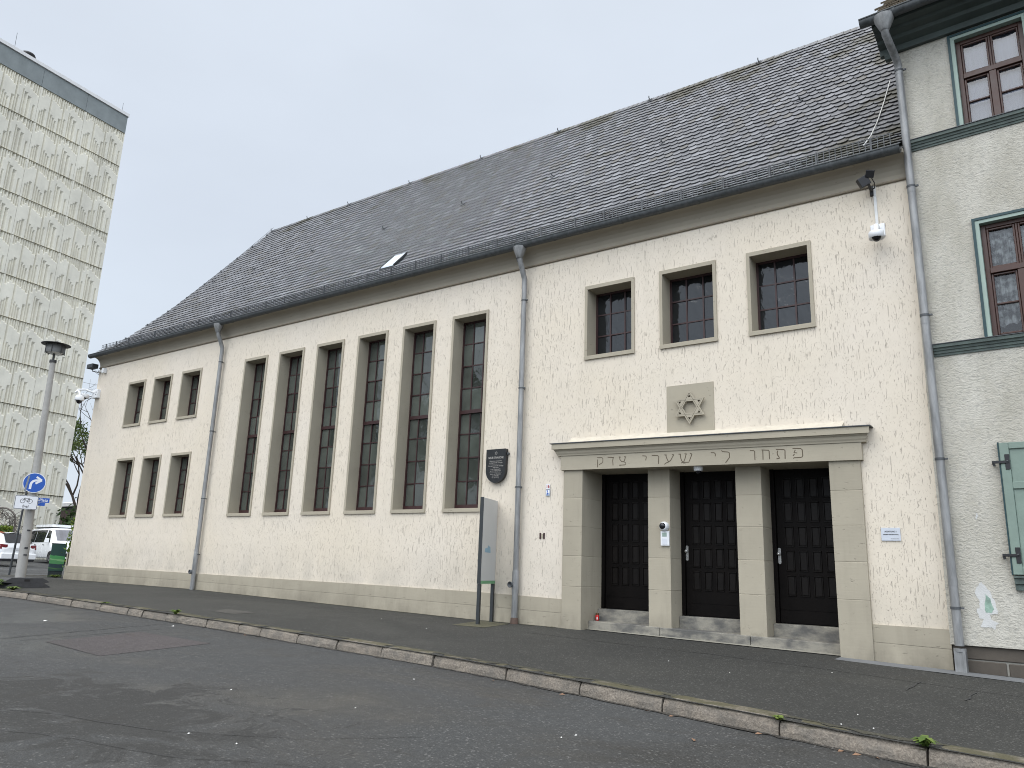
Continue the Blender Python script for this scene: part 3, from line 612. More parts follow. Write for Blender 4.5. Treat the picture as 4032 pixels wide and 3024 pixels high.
# ridge course and verge strip
x = X0
while x < X1:
    h = rn.uniform(0, .006); y, z = 5.955, 14.735 + h
    for sg in (-1, 1): rf.add([(x - .08, y, z - .012), (x + .17, y, z + .006), (x + .17, y + sg * .19, z - .205), (x - .08, y + sg * .19, z - .224), (x - .08, y, z - .026), (x - .08, y + sg * .19, z - .238)], [(0, 1, 2, 3), (0, 3, 5, 4)])
    x += .155
roof = rf.build('roof', M_['slate'], syn)
# safety hooks on the roof
def hook(p, ny, nz_):
    mb = MB(); x, y, z = p; ty, tz = nz_, -ny
    q = [(x, y + ny * a + ty * b, z + nz_ * a + tz * b) for a, b in ((.0, .16), (.02, .08), (.025, -.01), (.07, -.06), (.115, -.055), (.135, -.02))]
    mb.tube(q, .014, 6); mb.box(x - .07, x + .07, y - .08, y - .02, z - .045, z - .03); mb.build('roof_hook', M_['galv'], syn)
for hx in (-24.6, -22.26, -19.2, -15.95, -12.88, -9.89, -6.84, -3.68): y, z, ny, nz_ = rpos(RS[4] + .06); hook((hx, y, z), ny, nz_)
for hx in (-25.2, -23.0, -20.7, -17.6, -14.43, -11.44, -8.39, -5.29): y, z, ny, nz_ = rpos(RS[5] - .12); hook((hx, y, z + .02), ny, nz_)
# snow guard
mb = MB(); posts = [-24.77, -24.15, -23.40, -22.66, -21.91] + [-21.91 + .7567 * i for i in range(1, 18)] + [-8.3, -7.95, -7.16, -6.52, -5.74, -4.97, -4.20, -3.41, -2.67, -1.86]
y_ = -.2; zl, zh = 7.93, 8.15
for px_ in posts:
    mb.box(px_ - .012, px_ + .012, y_ + .0, y_ + .028, zl - .07, zh + .02); mb.add([(px_ - .014, y_ + .02, zl + .12), (px_ + .014, y_ + .02, zl + .12), (px_ + .014, y_ + .42, zl + .34), (px_ - .014, y_ + .42, zl + .34)], [(0, 1, 2, 3)])
x = -24.99
while x < XR - .1:
    mb.box(x - .0055, x + .0055, y_ - .008, y_ - .002, zl, zh); x += .088
zr_ = [zl + .01, zh] if False else None
for zz_ in (zl + .008, zl + .08, zl + .15, zh): mb.box(-25.0, -8.0, y_ - .003, y_ + .003, zz_ - .005, zz_ + .005)
for zz_ in (zl + .008, zh): mb.box(-8.0, XR - .12, y_ - .003, y_ + .003, zz_ - .006, zz_ + .006)
evm(mb).build('snow_guard', M_['galv'], syn)
mb = MB(); mb.tube([(-24.48, .66, 8.72), (-25.2, 2.7, 10.86), (-25.22, 4.46, 12.98), (-25.25, 5.9, 14.8)], .007, 5)
for s_ in range(9): y, z, ny, nz_ = rpos(1.2 + s_ * .95); mb.box(-25.27, -25.21, y - .03, y + .01, z + .0, z + .07)
mb.build('lightning_wire', M_['galv'], syn)
mb = MB(); P = [(-1.90, 2.9, 11.06), (-1.93, 2.0, 10.05), (-1.945, 1.2, 9.24), (-1.95, .5, 8.62), (-1.97, -.12, 8.13)]; mb.tube(P, .011, 5); mb.build('white_cable', M_['conduit'], syn)
mb = MB(); mb.tube([(-8.3, .0, 8.15), (-8.42, -.3, 7.93), (-8.455, -.40, 7.86), (-8.45, -.36, 7.72), (-8.43, -.28, 7.5)], .009, 5); mb.build('cable', M_['galv'], syn)
# open roof hatch
mb = MB(); hx0, hx1 = -13.30, -12.87; A0 = (.66, 8.63); A1 = (1.10, 9.20)
mb.add([(hx0, A0[0], A0[1] + .09), (hx1, A0[0], A0[1] + .09), (hx1, A1[0], A1[1]), (hx0, A1[0], A1[1]), (hx0, A0[0], A0[1] + .06), (hx1, A0[0], A0[1] + .06)], [(0, 1, 2, 3), (0, 4, 5, 1)])
ht = mb.build('roof_hatch', M_['hatch'], syn)
mb = MB(); mb.box(hx0 - .02, hx1 + .02, A0[0] - .03, A0[0] - .01, A0[1] - .1, A0[1] + .05)
for X in (hx0 - .012, hx1 + .012): mb.tube([(X, A0[0] - .01, A0[1] + .085), (X, A1[0], A1[1] + .01)], .014, 5); mb.add([(X, A0[0], A0[1] - .12), (X, A1[0], A1[1] - .05), (X, A1[0], A1[1]), (X, A0[0], A0[1] + .05)], [(0, 1, 2, 3)])
mb.build('hatch_frame', M_['anth'], ht)

# ---- downpipes
def downpipe(x, ztop, zbot, clamps, parent, mouth, rad=.053, y=-.11, boot=True, name='downpipe', lead=(-.30, 7.76), yin=-.27):
    mb = MB(); mb.lathe((x - .01, lead[0], lead[1]), [(.135, .03), (.128, -.02), (.062, -.19), (.055, -.2)], 16)
    mb.tube([(x - .01, yin - .015, lead[1] - .19), (x - .01, yin, lead[1] - .27), (x - .006, yin + .05, lead[1] - .36), (x, y - .05, lead[1] - .50), (x, y, lead[1] - .60), (x, y, lead[1] - .70)], [rad * 1.04] * 6, 14, False)
    mb.tube([(x, y, lead[1] - .66), (x + .01, y, zbot + .5)], rad, 14, False)
    for zc in clamps[1::2]: mb.tube([(x, y, zc + .05), (x, y, zc + .13)], rad * 1.05, 14)
    if boot: mb.tube([(x + .01, y, zbot + .95), (x + .01, y, zbot + .9), (x + .01, y, zbot + .55), (x + .01, y, zbot + .52), (x + .01, y, zbot - .05)], [rad * 1.05, rad * 1.22, rad * 1.22, rad * 1.1, rad * 1.1], 14)
    p = mb.build(name, M_['zinc'], parent)
    for zc in clamps:
        c_ = MB(); c_.tube([(x + .004, y, zc - .013), (x + .004, y, zc + .013)], rad * 1.13, 14); c_.box(x + rad, x + rad + .035, y - .012, y + .012, zc - .012, zc + .012); c_.box(x - .008, x + .008, y, y + .11, zc - .01, zc + .01); c_.build('pipe_clamp', M_['galv'], p)
    if mouth: m_ = MB(); m_.lathe((x - .05, y - .02, mouth), [(.05, .0), (.055, -.075), (.043, -.078), (.04, -.05), (0, -.045)], 14, 'y'); m_.build('cleaning_cap', M_['galv'], p)
    return p
downpipe(-18.44, 0, .73, [6.76, 4.84, 3.05, 1.62], syn, 1.18)
p2 = downpipe(-8.36, 0, .56, [6.725, 4.93, 3.02], syn, 1.245)
mb = MB(); mb.lathe((-8.35, -.11, .56), [(.075, .0), (.068, .10), (.06, .11)], 12); mb.build('rusty_boot', simple('rust', (.085, .055, .042), .85, .35, 12), p2)

# ---- portal
K = -.0152; X00 = -7.39
SHM = Matrix(((1, 0, 0, 0), (0, 1, 0, 0), (K, 0, 1, -K * X00), (0, 0, 0, 1)))
def shear(mb): mb.v = [tuple(SHM @ Vector(p)) for p in mb.v]; return mb
JT = [2.79, 2.29, 1.78, 1.26]
def stack(mb, x0, x1, y0, y1, zb_, zt):
    zz = [zb_] + [z for z in sorted(JT) if z > zb_ + .1] + [zt]; mb.box(x0 + .004, x1 - .004, y0 + .004, y1, zb_, zt)
    for a, b in zip(zz[:-1], zz[1:]):
        i = .0035; vs = [(x0, y0), (x1, y0), (x1, y1), (x0, y1)]; mb.box(x0, x1, y0, y1, a + .002, b - .002)
for x0, x1, y0, zb_ in ((-7.39, -6.997, -.06, .2), (-2.80, -2.364, -.06, .1), (-5.856, -5.453, .22, .66), (-4.313, -3.898, .22, .63)):
    mb = MB(); stack(mb, x0, x1, y0, .74, zb_, 3.32); bevel(mb.build('pillar', M_['taupeb'], syn), .006, 2)
mb = MB(); mb.box(-7.434, -2.325, -.10, .8, 3.296, 3.62); lin = shear(mb).build('lintel', M_['taupe'], syn)
LET = [[[-6.676,3.486],[-6.579,3.481],[-6.562,3.465],[-6.562,3.412],[-6.578,3.388],[-6.639,3.359]],[[-6.665,3.454],[-6.668,3.315]],[[-6.467,3.483],[-6.344,3.47]],[[-6.358,3.471],[-6.367,3.421],[-6.36,3.334]],[[-6.248,3.477],[-6.21,3.47]],[[-6.232,3.47],[-6.226,3.428],[-6.194,3.393],[-6.136,3.382],[-6.112,3.36],[-6.115,3.345],[-6.13,3.332],[-6.24,3.331]],[[-6.146,3.474],[-6.107,3.467]],[[-6.125,3.461],[-6.13,3.428],[-6.152,3.39]],[[-5.798,3.471],[-5.739,3.463],[-5.724,3.448],[-5.738,3.388]],[[-5.624,3.468],[-5.511,3.458],[-5.496,3.436],[-5.503,3.315]],[[-5.393,3.464],[-5.351,3.458]],[[-5.368,3.456],[-5.357,3.414],[-5.323,3.343]],[[-5.26,3.459],[-5.22,3.455]],[[-5.231,3.449],[-5.284,3.364],[-5.323,3.34],[-5.373,3.322],[-5.396,3.303]],[[-5.142,3.462],[-5.101,3.457]],[[-5.111,3.454],[-5.103,3.391],[-5.089,3.349],[-5.061,3.32]],[[-5.036,3.462],[-4.991,3.453]],[[-5.01,3.45],[-5.031,3.378],[-5.056,3.323]],[[-4.938,3.464],[-4.902,3.445]],[[-4.91,3.444],[-4.935,3.382],[-4.965,3.318],[-5.075,3.321],[-5.099,3.31]],[[-4.586,3.453],[-4.53,3.449],[-4.511,3.428],[-4.514,3.389]],[[-4.406,3.482],[-4.397,3.459],[-4.303,3.447],[-4.281,3.433],[-4.279,3.362],[-4.347,3.276]],[[-3.951,3.45],[-3.888,3.443],[-3.875,3.427],[-3.876,3.297]],[[-3.767,3.448],[-3.661,3.437],[-3.651,3.422],[-3.65,3.295]],[[-3.748,3.438],[-3.75,3.294]],[[-3.547,3.443],[-3.426,3.436],[-3.41,3.416],[-3.414,3.289]],[[-3.518,3.422],[-3.53,3.389],[-3.525,3.355],[-3.498,3.312]],[[-3.543,3.298],[-3.496,3.302]],[[-3.296,3.443],[-3.176,3.434],[-3.155,3.413],[-3.151,3.325],[-3.163,3.305],[-3.183,3.298],[-3.281,3.299],[-3.292,3.289]],[[-3.258,3.415],[-3.279,3.379],[-3.232,3.369]],[[-3.272,3.355],[-3.295,3.329]]]
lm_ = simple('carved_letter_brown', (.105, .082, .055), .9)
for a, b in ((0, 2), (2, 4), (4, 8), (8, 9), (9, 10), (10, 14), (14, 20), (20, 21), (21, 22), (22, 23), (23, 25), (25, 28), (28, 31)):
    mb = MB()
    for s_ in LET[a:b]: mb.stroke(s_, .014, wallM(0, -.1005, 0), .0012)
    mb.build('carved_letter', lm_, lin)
mb = MB()
cpf = [(.05, 3.555), (-.115, 3.555), (-.12, 3.575), (-.135, 3.60), (-.145, 3.635), (-.165, 3.655), (-.165, 3.665), (-.195, 3.668), (-.195, 3.765), (.05, 3.765)]
for (x0, x1) in ((-7.50, -2.265),):
    n = len(cpf); vs = []
    for sgn, X in ((-1, x0), (1, x1)):
        for y, z in cpf: vs.append((X + sgn * max(0, (-y - .115)) * 1.0, y, z))
    mb.add(vs, [(i, (i + 1) % n, n + (i + 1) % n, n + i) for i in range(n)]); mb.add(vs[:n], [tuple(range(n))[::-1]]); mb.add(vs[n:], [tuple(range(n))])
cor = shear(mb).build('portal_cornice', M_['taupe'], syn)
mb = MB(); mb.box(-7.615, -2.165, -.212, .02, 3.768, 3.782); shear(mb).build('lead_flashing', M_['lead'], cor)
mb = MB(); mb.prof_x([(.01, 3.784), (-.16, 3.784), (-.15, 3.80), (-.03, 3.865), (.01, 3.90)], -7.27, -2.56, True, False, True); shear(mb).build('mortar_fillet', M_['copw'], cor)
# star plaque
mb = MB(); mb.box(-5.38, -4.546, -.012, .02, 3.80, 4.655); slab = mb.build('star_plaque', M_['taupe'], syn)
def hexa(r_, rot=90, n=6, sx=1.04): return [(sx * r_ * math.cos(R(rot + 360 * k / n)), r_ * math.sin(R(rot + 360 * k / n))) for k in range(n)]
RO = .289; ri = RO / math.sqrt(3); st_ = []
for k in range(6): st_ += [(1.04 * RO * math.cos(R(90 + 60 * k)), RO * math.sin(R(90 + 60 * k))), (1.04 * ri * math.cos(R(120 + 60 * k)), ri * math.sin(R(120 + 60 * k)))]
hole = hexa(.118, 0); SM = frame_m((-4.946, -.052, 4.242), (1, 0, -.006), (0, 0, 1))
tri = []
for k in range(6):
    a = R(90 + 60 * k); c = (1.04 * .187 * math.cos(a), .187 * math.sin(a)); tri.append([(c[0] + 1.04 * .03 * math.cos(a + R(120 * j)), c[1] + .03 * math.sin(a + R(120 * j))) for j in range(3)])
mb = MB(); mb.poly([st_, hole] + tri, SM, .032); star = mb.build('star_relief', M_['taupe'], slab)
mb = MB()
for rot in (90, 270): T = hexa(.243, rot, 3); mb.stroke(T + [T[0]], .006, SM @ Matrix.Translation((0, 0, .0322)), .0006)
for k in range(6): mb.add([SM @ Vector((x, y, .004)) for x, y in tri[k]], [(0, 1, 2)])
mb.build('star_engraving', simple('engraved_line', (.06, .048, .03), .9), star)
for z_ in (4.36, 4.09): mb = MB(); mb.box(-5.02, -4.88, -.055, -.01, z_, z_ + .04); mb.build('star_bracket', M_['anth'], slab)
# steps and thresholds
mb = MB()
for a, b in ((-6.997, -5.66), (-5.653, -4.16), (-4.153, -2.795)): mb.box(a, b, .2, .78, .2, .700)
bevel(shear(mb).build('step', M_['step'], syn), .012, 2)
doors = [(-6.997, -5.856, .893, .035), (-5.453, -4.313, .862, 0), (-3.898, -2.80, .842, -.02)]
for xl, xr, zb_, dz in doors:
    mb = MB(); mb.box(xl + .002, xr - .002, .53, .80, .5, zb_ - .004); bevel(mb.build('threshold', M_['step'], syn), .01, 2)
    mb = MB(); yf = .68; zt = 3.34
    mb.box(xl + .001, xl + .065, yf - .02, yf + .12, zb_, zt).box(xr - .04, xr - .001, yf - .02, yf + .12, zb_, zt)
    lx0, lx1 = xl + .075, xr - .045; mb.box(lx0, lx1, yf + .02, yf + .08, zb_ + .012, zt)
    mb.box(lx0, lx1, yf + .005, yf + .02, zb_ + .012, 1.062 + dz).box(lx0, lx1, yf + .012, yf + .02, 1.068 + dz, 1.24 + dz)
    dr = mb.build('door', M_['door'], syn)
    pn = MB()
    for c_ in range(4):
        for z0 in (1.272, 1.649, 2.027, 2.411, 2.79):
            x0 = lx0 + .115 + .2035 * c_; x1 = min(x0 + .142, lx1 - .02); z0 += dz; z1 = z0 + .322; y0 = yf + .02
            f_ = .018
            for (a, b, c, d) in ((x0, x1, z0, z0 + f_), (x0, x1, z1 - f_, z1), (x0, x0 + f_, z0 + f_, z1 - f_), (x1 - f_, x1, z0 + f_, z1 - f_)):
                pn.add([(a, y0, c), (b, y0, c), (b, y0, d), (a, y0, d), (a + .005, y0 - .014, c + .005), (b - .005, y0 - .014, c + .005), (b - .005, y0 - .014, d - .005), (a + .005, y0 - .014, d - .005)], [(4, 5, 6, 7), (0, 1, 5, 4), (1, 2, 6, 5), (2, 3, 7, 6), (3, 0, 4, 7)])
            pn.box(x0 + .028, x1 - .028, y0 - .006, y0, z0 + .028, z1 - .028)
    pn.build('door_panelling', M_['door2'], dr)
    if xl > -6:
        hd = MB(); hx = lx0 + .022; hz = 1.885 + dz; HM = wallM(hx, yf + .018, hz); hd.poly([rrect(.046, .25, .0225)], HM, .009)
        hd.lathe((hx - .004, yf + .008, hz + .03), [(.010, 0), (.010, -.022), (.022, -.03), (.027, -.042), (.022, -.056), (.0, -.06)], 14, 'y'); hd.lathe((hx, yf + .009, hz - .055), [(.011, 0), (.011, -.006), (0, -.006)], 12, 'y')
        hd.build('door_handle', M_['steel'], dr)
mb = MB(); mb.box(-7.3, -2.4, .75, .95, .3, 3.6); mb.build('porch_back', M_['room'], syn)
tag(sheet('cement_fillet', M_['strip2'], [(-6.99, .08), (-2.82, .04), (-2.82, .199), (-6.99, .199)], lambda x, y: zp(x, min(y, 0)) + .006 + .03 * max(0, y), .004, 10), kind='structure')

# ---- small fittings on the wall
t = thing('security_camera', 'white dome camera with round hood on a square plate, right end of cream wall', 'camera', (-1.875, -.05, 6.4))
mb = MB(); mb.box(-1.985, -1.785, -.03, .01, 6.61, 6.815); bevel(mb.build('mounting_plate', M_['camw'], t), .006)
mb = MB(); mb.tube([(-1.885, -.03, 6.745), (-1.885, -.11, 6.755), (-1.883, -.18, 6.72), (-1.88, -.215, 6.66), (-1.88, -.22, 6.60)], [.038, .04, .042, .042, .04], 12); mb.build('arm', M_['camw'], t)
def dome(parent, x, y, z, r_):
    mb = MB(); mb.lathe((x, y, z), [(0, .02), (r_ * .9, .018), (r_, 0), (r_ * 1.0, -r_ * .85), (r_ * .95, -r_ * .86), (r_ * .62, -r_ * .5), (0, -r_ * .5)], 22); mb.build('hood', M_['camw'], parent)
    mb = MB(); mb.lathe((x, y, z - r_ * .55), [(r_ * .6 * math.cos(R(a)), -r_ * .75 * math.sin(R(a))) for a in range(0, 91, 15)], 18); mb.build('lens_dome', M_['camk'], parent)
dome(t, -1.878, -.225, 6.595, .108)
t = thing('floodlight', 'black twin floodlight under the cove above the white cable duct', 'floodlight', (-1.93, -.05, 7.35))
mb = MB(); Mx = frame_m((-1.99, -.27, 7.44), (.78, .25, .45), (-.3, -.3, .8)); mb.box(-.075, .075, -.075, .075, -.05, .06, Mx); Mx2 = frame_m((-1.885, -.30, 7.535), (.85, .2, -.2), (.1, -.5, .8)); bevel(mb.build('lamp_box', M_['black'], t), .006)
mb = MB(); mb.box(-.06, .06, -.055, .055, -.05, .05, Mx2); bevel(mb.build('lamp_box', M_['black'], t), .006)
mb = MB(); mb.tube([(-1.935, -.24, 7.44), (-1.93, -.16, 7.40), (-1.925, -.05, 7.37)], .02, 8); mb.box(-1.95, -1.90, -.05, .0, 7.30, 7.46); mb.tube([(-1.87, -.27, 7.47), (-1.85, -.2, 7.42), (-1.87, -.1, 7.38), (-1.90, -.05, 7.40)], .008, 6); mb.build('bracket', M_['black'], t)
mb = MB(); mb.box(-1.907, -1.868, -.022, .0, 6.80, 7.46); tag(mb.build('cable_duct', M_['conduit']), 'narrow white cable duct running down from black floodlight to dome camera', 'cable duct')
t = thing('security_camera', 'white twin-dome camera on a box at the left wall corner, hanging lower left', 'camera', (-25.2, -.2, 6.2), 'cameras at the left wall corner')
mb = MB(); mb.box(-25.36, -25.04, -.10, .06, 6.44, 6.72); bevel(mb.build('junction_box', M_['camw'], t), .012)
for q in (6.55, 6.62): mb = MB(); mb.lathe((-25.11, -.101, q), [(.02, 0), (.02, -.008), (0, -.008)], 10, 'y'); mb.build('cable_gland', M_['black'], t)
mb = MB(); mb.tube([(-25.25, -.1, 6.62), (-25.42, -.3, 6.70), (-25.50, -.5, 6.66), (-25.50, -.55, 6.55)], .032, 10); mb.build('arm', M_['camw'], t); dome(t, -25.28, -.36, 6.50, .125)
mb = MB(); mb.tube([(-25.36, -.05, 6.52), (-25.6, -.25, 6.54), (-25.68, -.36, 6.46)], .032, 10); mb.build('arm', M_['camw'], t)
mb = MB(); mb.lathe((-25.02, -.62, 6.32), [(.0, .10), (.08, .085), (.125, .03), (.138, -.07), (.13, -.09), (0, -.085)], 20); mb.tube([(-25.02, -.62, 6.4), (-25.2, -.58, 6.55), (-25.5, -.5, 6.62)], .035, 8); mb.build('dome_housing', M_['camw'], t)
mb = MB(); mb.lathe((-25.02, -.62, 6.24), [(.09 * math.cos(R(a)), -.11 * math.sin(R(a))) for a in range(0, 91, 15)], 16); mb.build('lens_dome', M_['camk'], t)
t = thing('floodlight', 'dark flat floodlight projecting beyond left wall corner under the gutter end', 'floodlight', (-25.4, -.1, 7.3))
mb = MB(); mb.box(-25.56, -25.2, -.32, -.12, 7.41, 7.55); bevel(mb.build('lamp_head', M_['anth'], t), .01)
mb = MB(); mb.tube([(-25.42, -.2, 7.42), (-25.42, -.18, 7.34), (-25.33, -.02, 7.32)], .014, 6); mb.build('bracket', M_['anth'], t)
t = thing('motion_sensor', 'small white sensor on short horizontal arm below the cove, left wall end', 'sensor', (-25.0, -.05, 7.3))
mb = MB(); mb.box(-25.3, -24.95, -.07, -.01, 7.31, 7.36); mb.build('arm', M_['conduit'], t); mb = MB(); mb.box(-24.95, -24.84, -.12, -.0, 7.24, 7.40); bevel(mb.build('sensor_head', M_['camw'], t), .01)
# memorial plaque
t = thing('memorial_plaque', 'dark shield-shaped memorial plaque with round foot beside the rightmost tall window', 'plaque', (-8.9, -.02, 3.4))
wq = .235; pts = [(-wq, .30), (wq, .30)] + [(wq * math.cos(R(a)), -.11 - (wq + .0) * 1.02 * math.sin(R(a))) for a in range(0, 181, 12)]
PM = wallM(-8.925, -.02, 3.475); mb = MB(); mb.poly([pts[::-1]], PM, .06); bevel(mb.build('shield', M_['plaque'], t), .012, 2)
mb = MB(); TM = lambda y: PM @ Matrix.Translation((0, y, .062))
mb.text('NEUE SYNAGOGE', .058, TM(.135), bold=.001, font_w=.78)
for y, s_, tx in ((.072, .034, 'Gotteshaus der Jüdischen'), (.038, .034, 'Landesgemeinde Thüringen'), (-.022, .034, 'Hier stand die Große Synagoge,'), (-.055, .034, '1884 erbaut'), (-.088, .034, 'in der Pogromnacht'), (-.121, .034, 'am 9.11.1938 zerstört'), (-.182, .034, 'Weihe des Neubaues'), (-.215, .034, 'am 31.8.1952'), (-.248, .034, '(10. Elul 5712)')): mb.text(tx, s_, TM(y), font_w=.86)
for y in (.005, -.152): mb.box(-.16, .16, y - .001, y + .001, 0, .001, TM(0))
T1 = [[(.035 * math.cos(R(r_ + 120 * k)), .035 * math.sin(R(r_ + 120 * k)) + .225) for k in (0, 1, 2, 0)] for r_ in (90, 270)]
for q in T1: mb.stroke(q, .005, TM(0), .001)
mb.build('lettering', M_['plet'], t)
mb = MB(); mb.box(-8.70, -8.655, -.05, .0, 3.665, 3.705); mb.build('holder', M_['galv'], t)
t = thing('house_number', 'white enamel plate with red number 16 left of the portal', 'number plate', (-7.75, 0, 3.02))
NM = wallM(-7.752, -.012, 3.024); mb = MB(); mb.poly([rrect(.088, .092, .006)], NM, .008); mb.build('plate', M_['white'], t)
mb = MB(); mb.text('16', .085, NM @ Matrix.Translation((0, -.002, .009)), bold=.003, font_w=.9); mb.build('digits', M_['red'], t)
t = thing('monument_badge', 'small monument badge with blue and white shield under the number 16', 'badge', (-7.75, 0, 2.9))
NM = wallM(-7.75, -.012, 2.908); mb = MB(); mb.poly([rrect(.092, .115, .004)], NM, .008); mb.build('plate', simple('badge_blue_grey', (.28, .34, .42), .5), t)
sh = lambda w_, h_: [(-w_, h_), (w_, h_), (w_, -h_ * .1), (w_ * .75, -h_ * .6), (0, -h_), (-w_ * .75, -h_ * .6), (-w_, -h_ * .1)]
mb = MB(); mb.poly([sh(.036, .047)[::-1]], NM @ Matrix.Translation((0, 0, .009)), .001); mb.build('shield', M_['white'], t)
mb = MB(); MQ = NM @ Matrix.Translation((0, 0, .0105)); mb.add([MQ @ Vector(p) for p in ((-.03, .04, 0), (0, .0, 0), (.03, .04, 0), (0, .043, 0), (0, -.042, 0), (-.024, -.022, 0), (.024, -.022, 0))], [(0, 1, 3), (1, 6, 4), (1, 4, 5)]); mb.poly([[(-.018, -.012), (.018, -.012), (0, .012)]], MQ, .0005); mb.build('blue_field', M_['blue'], t)
t = thing('wall_bracket', 'small empty metal bracket on cream wall left of the portal', 'bracket', (-7.86, 0, 2.13)); mb = MB(); mb.box(-7.915, -7.885, -.014, .0, 2.075, 2.18).box(-7.835, -7.805, -.014, .0, 2.075, 2.18); mb.build('bracket_bar', M_['bar'], t); mb = MB(); mb.box(-7.885, -7.835, -.008, .0, 2.09, 2.165); mb.build('back_plate', M_['taupe'], t)
t = thing('notice_plate', 'pale grey notice plate with black words ACHTUNG on cream wall right of portal', 'notice', (-2.04, 0, 2.17))
NM = wallM(-2.043, -.006, 2.168); mb = MB(); mb.box(-.124, .124, -.09, .09, 0, .012, NM); bevel(mb.build('plate', M_['notice'], t), .004)
mb = MB(); Q = lambda x, y: NM @ Matrix.Translation((x, y, .0125)); mb.text('ACHTUNG !', .028, Q(0, .036), bold=.0008); mb.text('Polizeiliche Videoüberwachung', .0165, Q(0, -.004), bold=.0008, font_w=.95); mb.text('Polizeidirektion Erfurt', .0125, Q(.052, -.062), font_w=.95, bold=.0003); mb.build('lettering', M_['ink'], t)
t = thing('door_intercom', 'white intercom with ball camera on the left free-standing pillar', 'intercom', (-5.54, .2, 2.1))
mb = MB(); mb.box(-5.612, -5.462, .185, .222, 1.985, 2.225); bevel(mb.build('panel', M_['camw'], t), .004)
mb = MB(); mb.box(-5.582, -5.50, .1815, .186, 2.135, 2.20); mb.build('name_label', M_['mint'], t)
mb = MB(); mb.box(-5.588, -5.49, .182, .186, 2.005, 2.105); mb.build('call_button', simple('button_white', (.62, .64, .68), .4), t)
mb = MB(); mb.lathe((-5.545, .22, 2.303), [(.078, 0), (.08, -.03), (.074, -.07), (.06, -.095), (.052, -.098), (.0, -.098)], 22, 'y'); mb.build('camera_ball', M_['camw'], t)
mb = MB(); mb.lathe((-5.548, .122, 2.306), [(.055 * math.cos(R(a)), -.035 * math.sin(R(a))) for a in range(0, 91, 15)], 20, 'y'); mb.build('lens', M_['camk'], t)
t = thing('security_camera', 'small white dome camera hanging from the lintel before the middle door', 'camera', (-4.88, .06, 3.2)); mb = MB(); mb.lathe((-4.87, .06, 3.262), [(.078, 0), (.074, -.055), (.066, -.075), (0, -.075)], 20); mb.build('housing', M_['camw'], t); mb = MB(); mb.lathe((-4.87, .06, 3.19), [(.048 * math.cos(R(a)), -.05 * math.sin(R(a))) for a in range(0, 91, 15)], 16); mb.build('lens_dome', M_['camk'], t)
t = thing('grave_candle', 'red grave candle with lid standing on the step by the left door', 'candle', (-6.935, .40, .70)); zc = .70 - .0152 * (.455)
mb = MB(); mb.lathe((-6.93, .40, zc), [(0, 0), (.030, 0), (.032, .015), (.032, .085), (.028, .098), (0, .098)], 16); mb.build('jar', M_['candle'], t); mb = MB(); mb.lathe((-6.93, .40, zc + .098), [(.030, 0), (.030, .022), (.022, .03), (0, .03)], 16); mb.build('lid', M_['gold'], t); mb = MB(); mb.box(-6.925, -6.905, .3665, .371, zc + .02, zc + .06); mb.build('sticker', M_['white'], t)

# ================================================================== THE NEIGHBOURING HOUSE (local u along the street, v inwards, z up)
HZ = .43
hs = thing('house', 'grey roughcast house with green window surrounds and shutter adjoining the cream hall', 'house', (-1.43, -.03, HZ), None, R(-3))
def hb(mb, name, m, parent=None):
    if True: mb.v = [(p[0], p[1], p[2] - HZ) for p in mb.v]
    return mb.build(name, m, parent if parent is not None else hs)
HW = [(.812, 1.668, 8.02, 9.487, True), (.858, 1.70, 4.795, 6.475, False), (2.9, 3.756, 8.02, 9.487, True), (2.946, 3.79, 4.795, 6.475, False)]
xs = sorted(set([0, 8.5] + [v for h in HW for v in h[:2]])); zs = sorted(set([.757, 9.9] + [v for h in HW for v in h[2:4]])); mb = MB()
for i in range(len(xs) - 1):
    for j in range(len(zs) - 1):
        cx, cz = (xs[i] + xs[i + 1]) / 2, (zs[j] + zs[j + 1]) / 2
        if any(h[0] < cx < h[1] and h[2] < cz < h[3] for h in HW): continue
        mb.quad((xs[i], 0, zs[j]), (xs[i + 1], 0, zs[j]), (xs[i + 1], 0, zs[j + 1]), (xs[i], 0, zs[j + 1]))
mb.quad((0, 0, .757), (0, 9, .757), (0, 9, 9.9), (0, 0, 9.9)); mb.quad((0, 0, .757), (8.5, 0, .757), (8.5, .2, .757), (0, .2, .757)); hb(mb, 'facade', M_['hplaster'])
mb = MB(); mb.box(.0, 8.5, .06, .3, -.4, .76); pl = hb(mb, 'stone_plinth', M_['mortar'])
mb = MB()
for a, b, c, d in ((.0, .6, -.2, .572), (.618, 1.5, -.2, .568), (1.518, 2.6, -.2, .57), (2.62, 3.9, -.2, .57), (.0, 1.05, .588, .752), (1.066, 2.1, .588, .752), (2.12, 3.6, .588, .752), (3.62, 8.5, -.2, .752)): mb.box(a + .004, b - .004, .04, .2, c, d)
bevel(hb(mb, 'stone_block', M_['stone'], pl), .01, 1)
def course(z0, z1, u0):
    h = z1 - z0; pf = [(.01, z0), (-.018, z0), (-.022, z0 + .2 * h), (-.035, z0 + .22 * h), (-.04, z0 + .45 * h), (-.055, z0 + .48 * h), (-.062, z0 + .68 * h), (-.085, z0 + .72 * h), (-.09, z1), (.01, z1 + .012)]
    mb = MB(); mb.prof_x(pf, u0, 8.5, True, False, True); c_ = hb(mb, 'string_course', M_['mould']); mb = MB(); mb.box(u0 - .01, 8.5, -.102, .0, z1 + .004, z1 + .013); hb(mb, 'sheet_cover', M_['galv'], c_)
course(7.855, 8.005, .105); course(4.628, 4.782, .14)
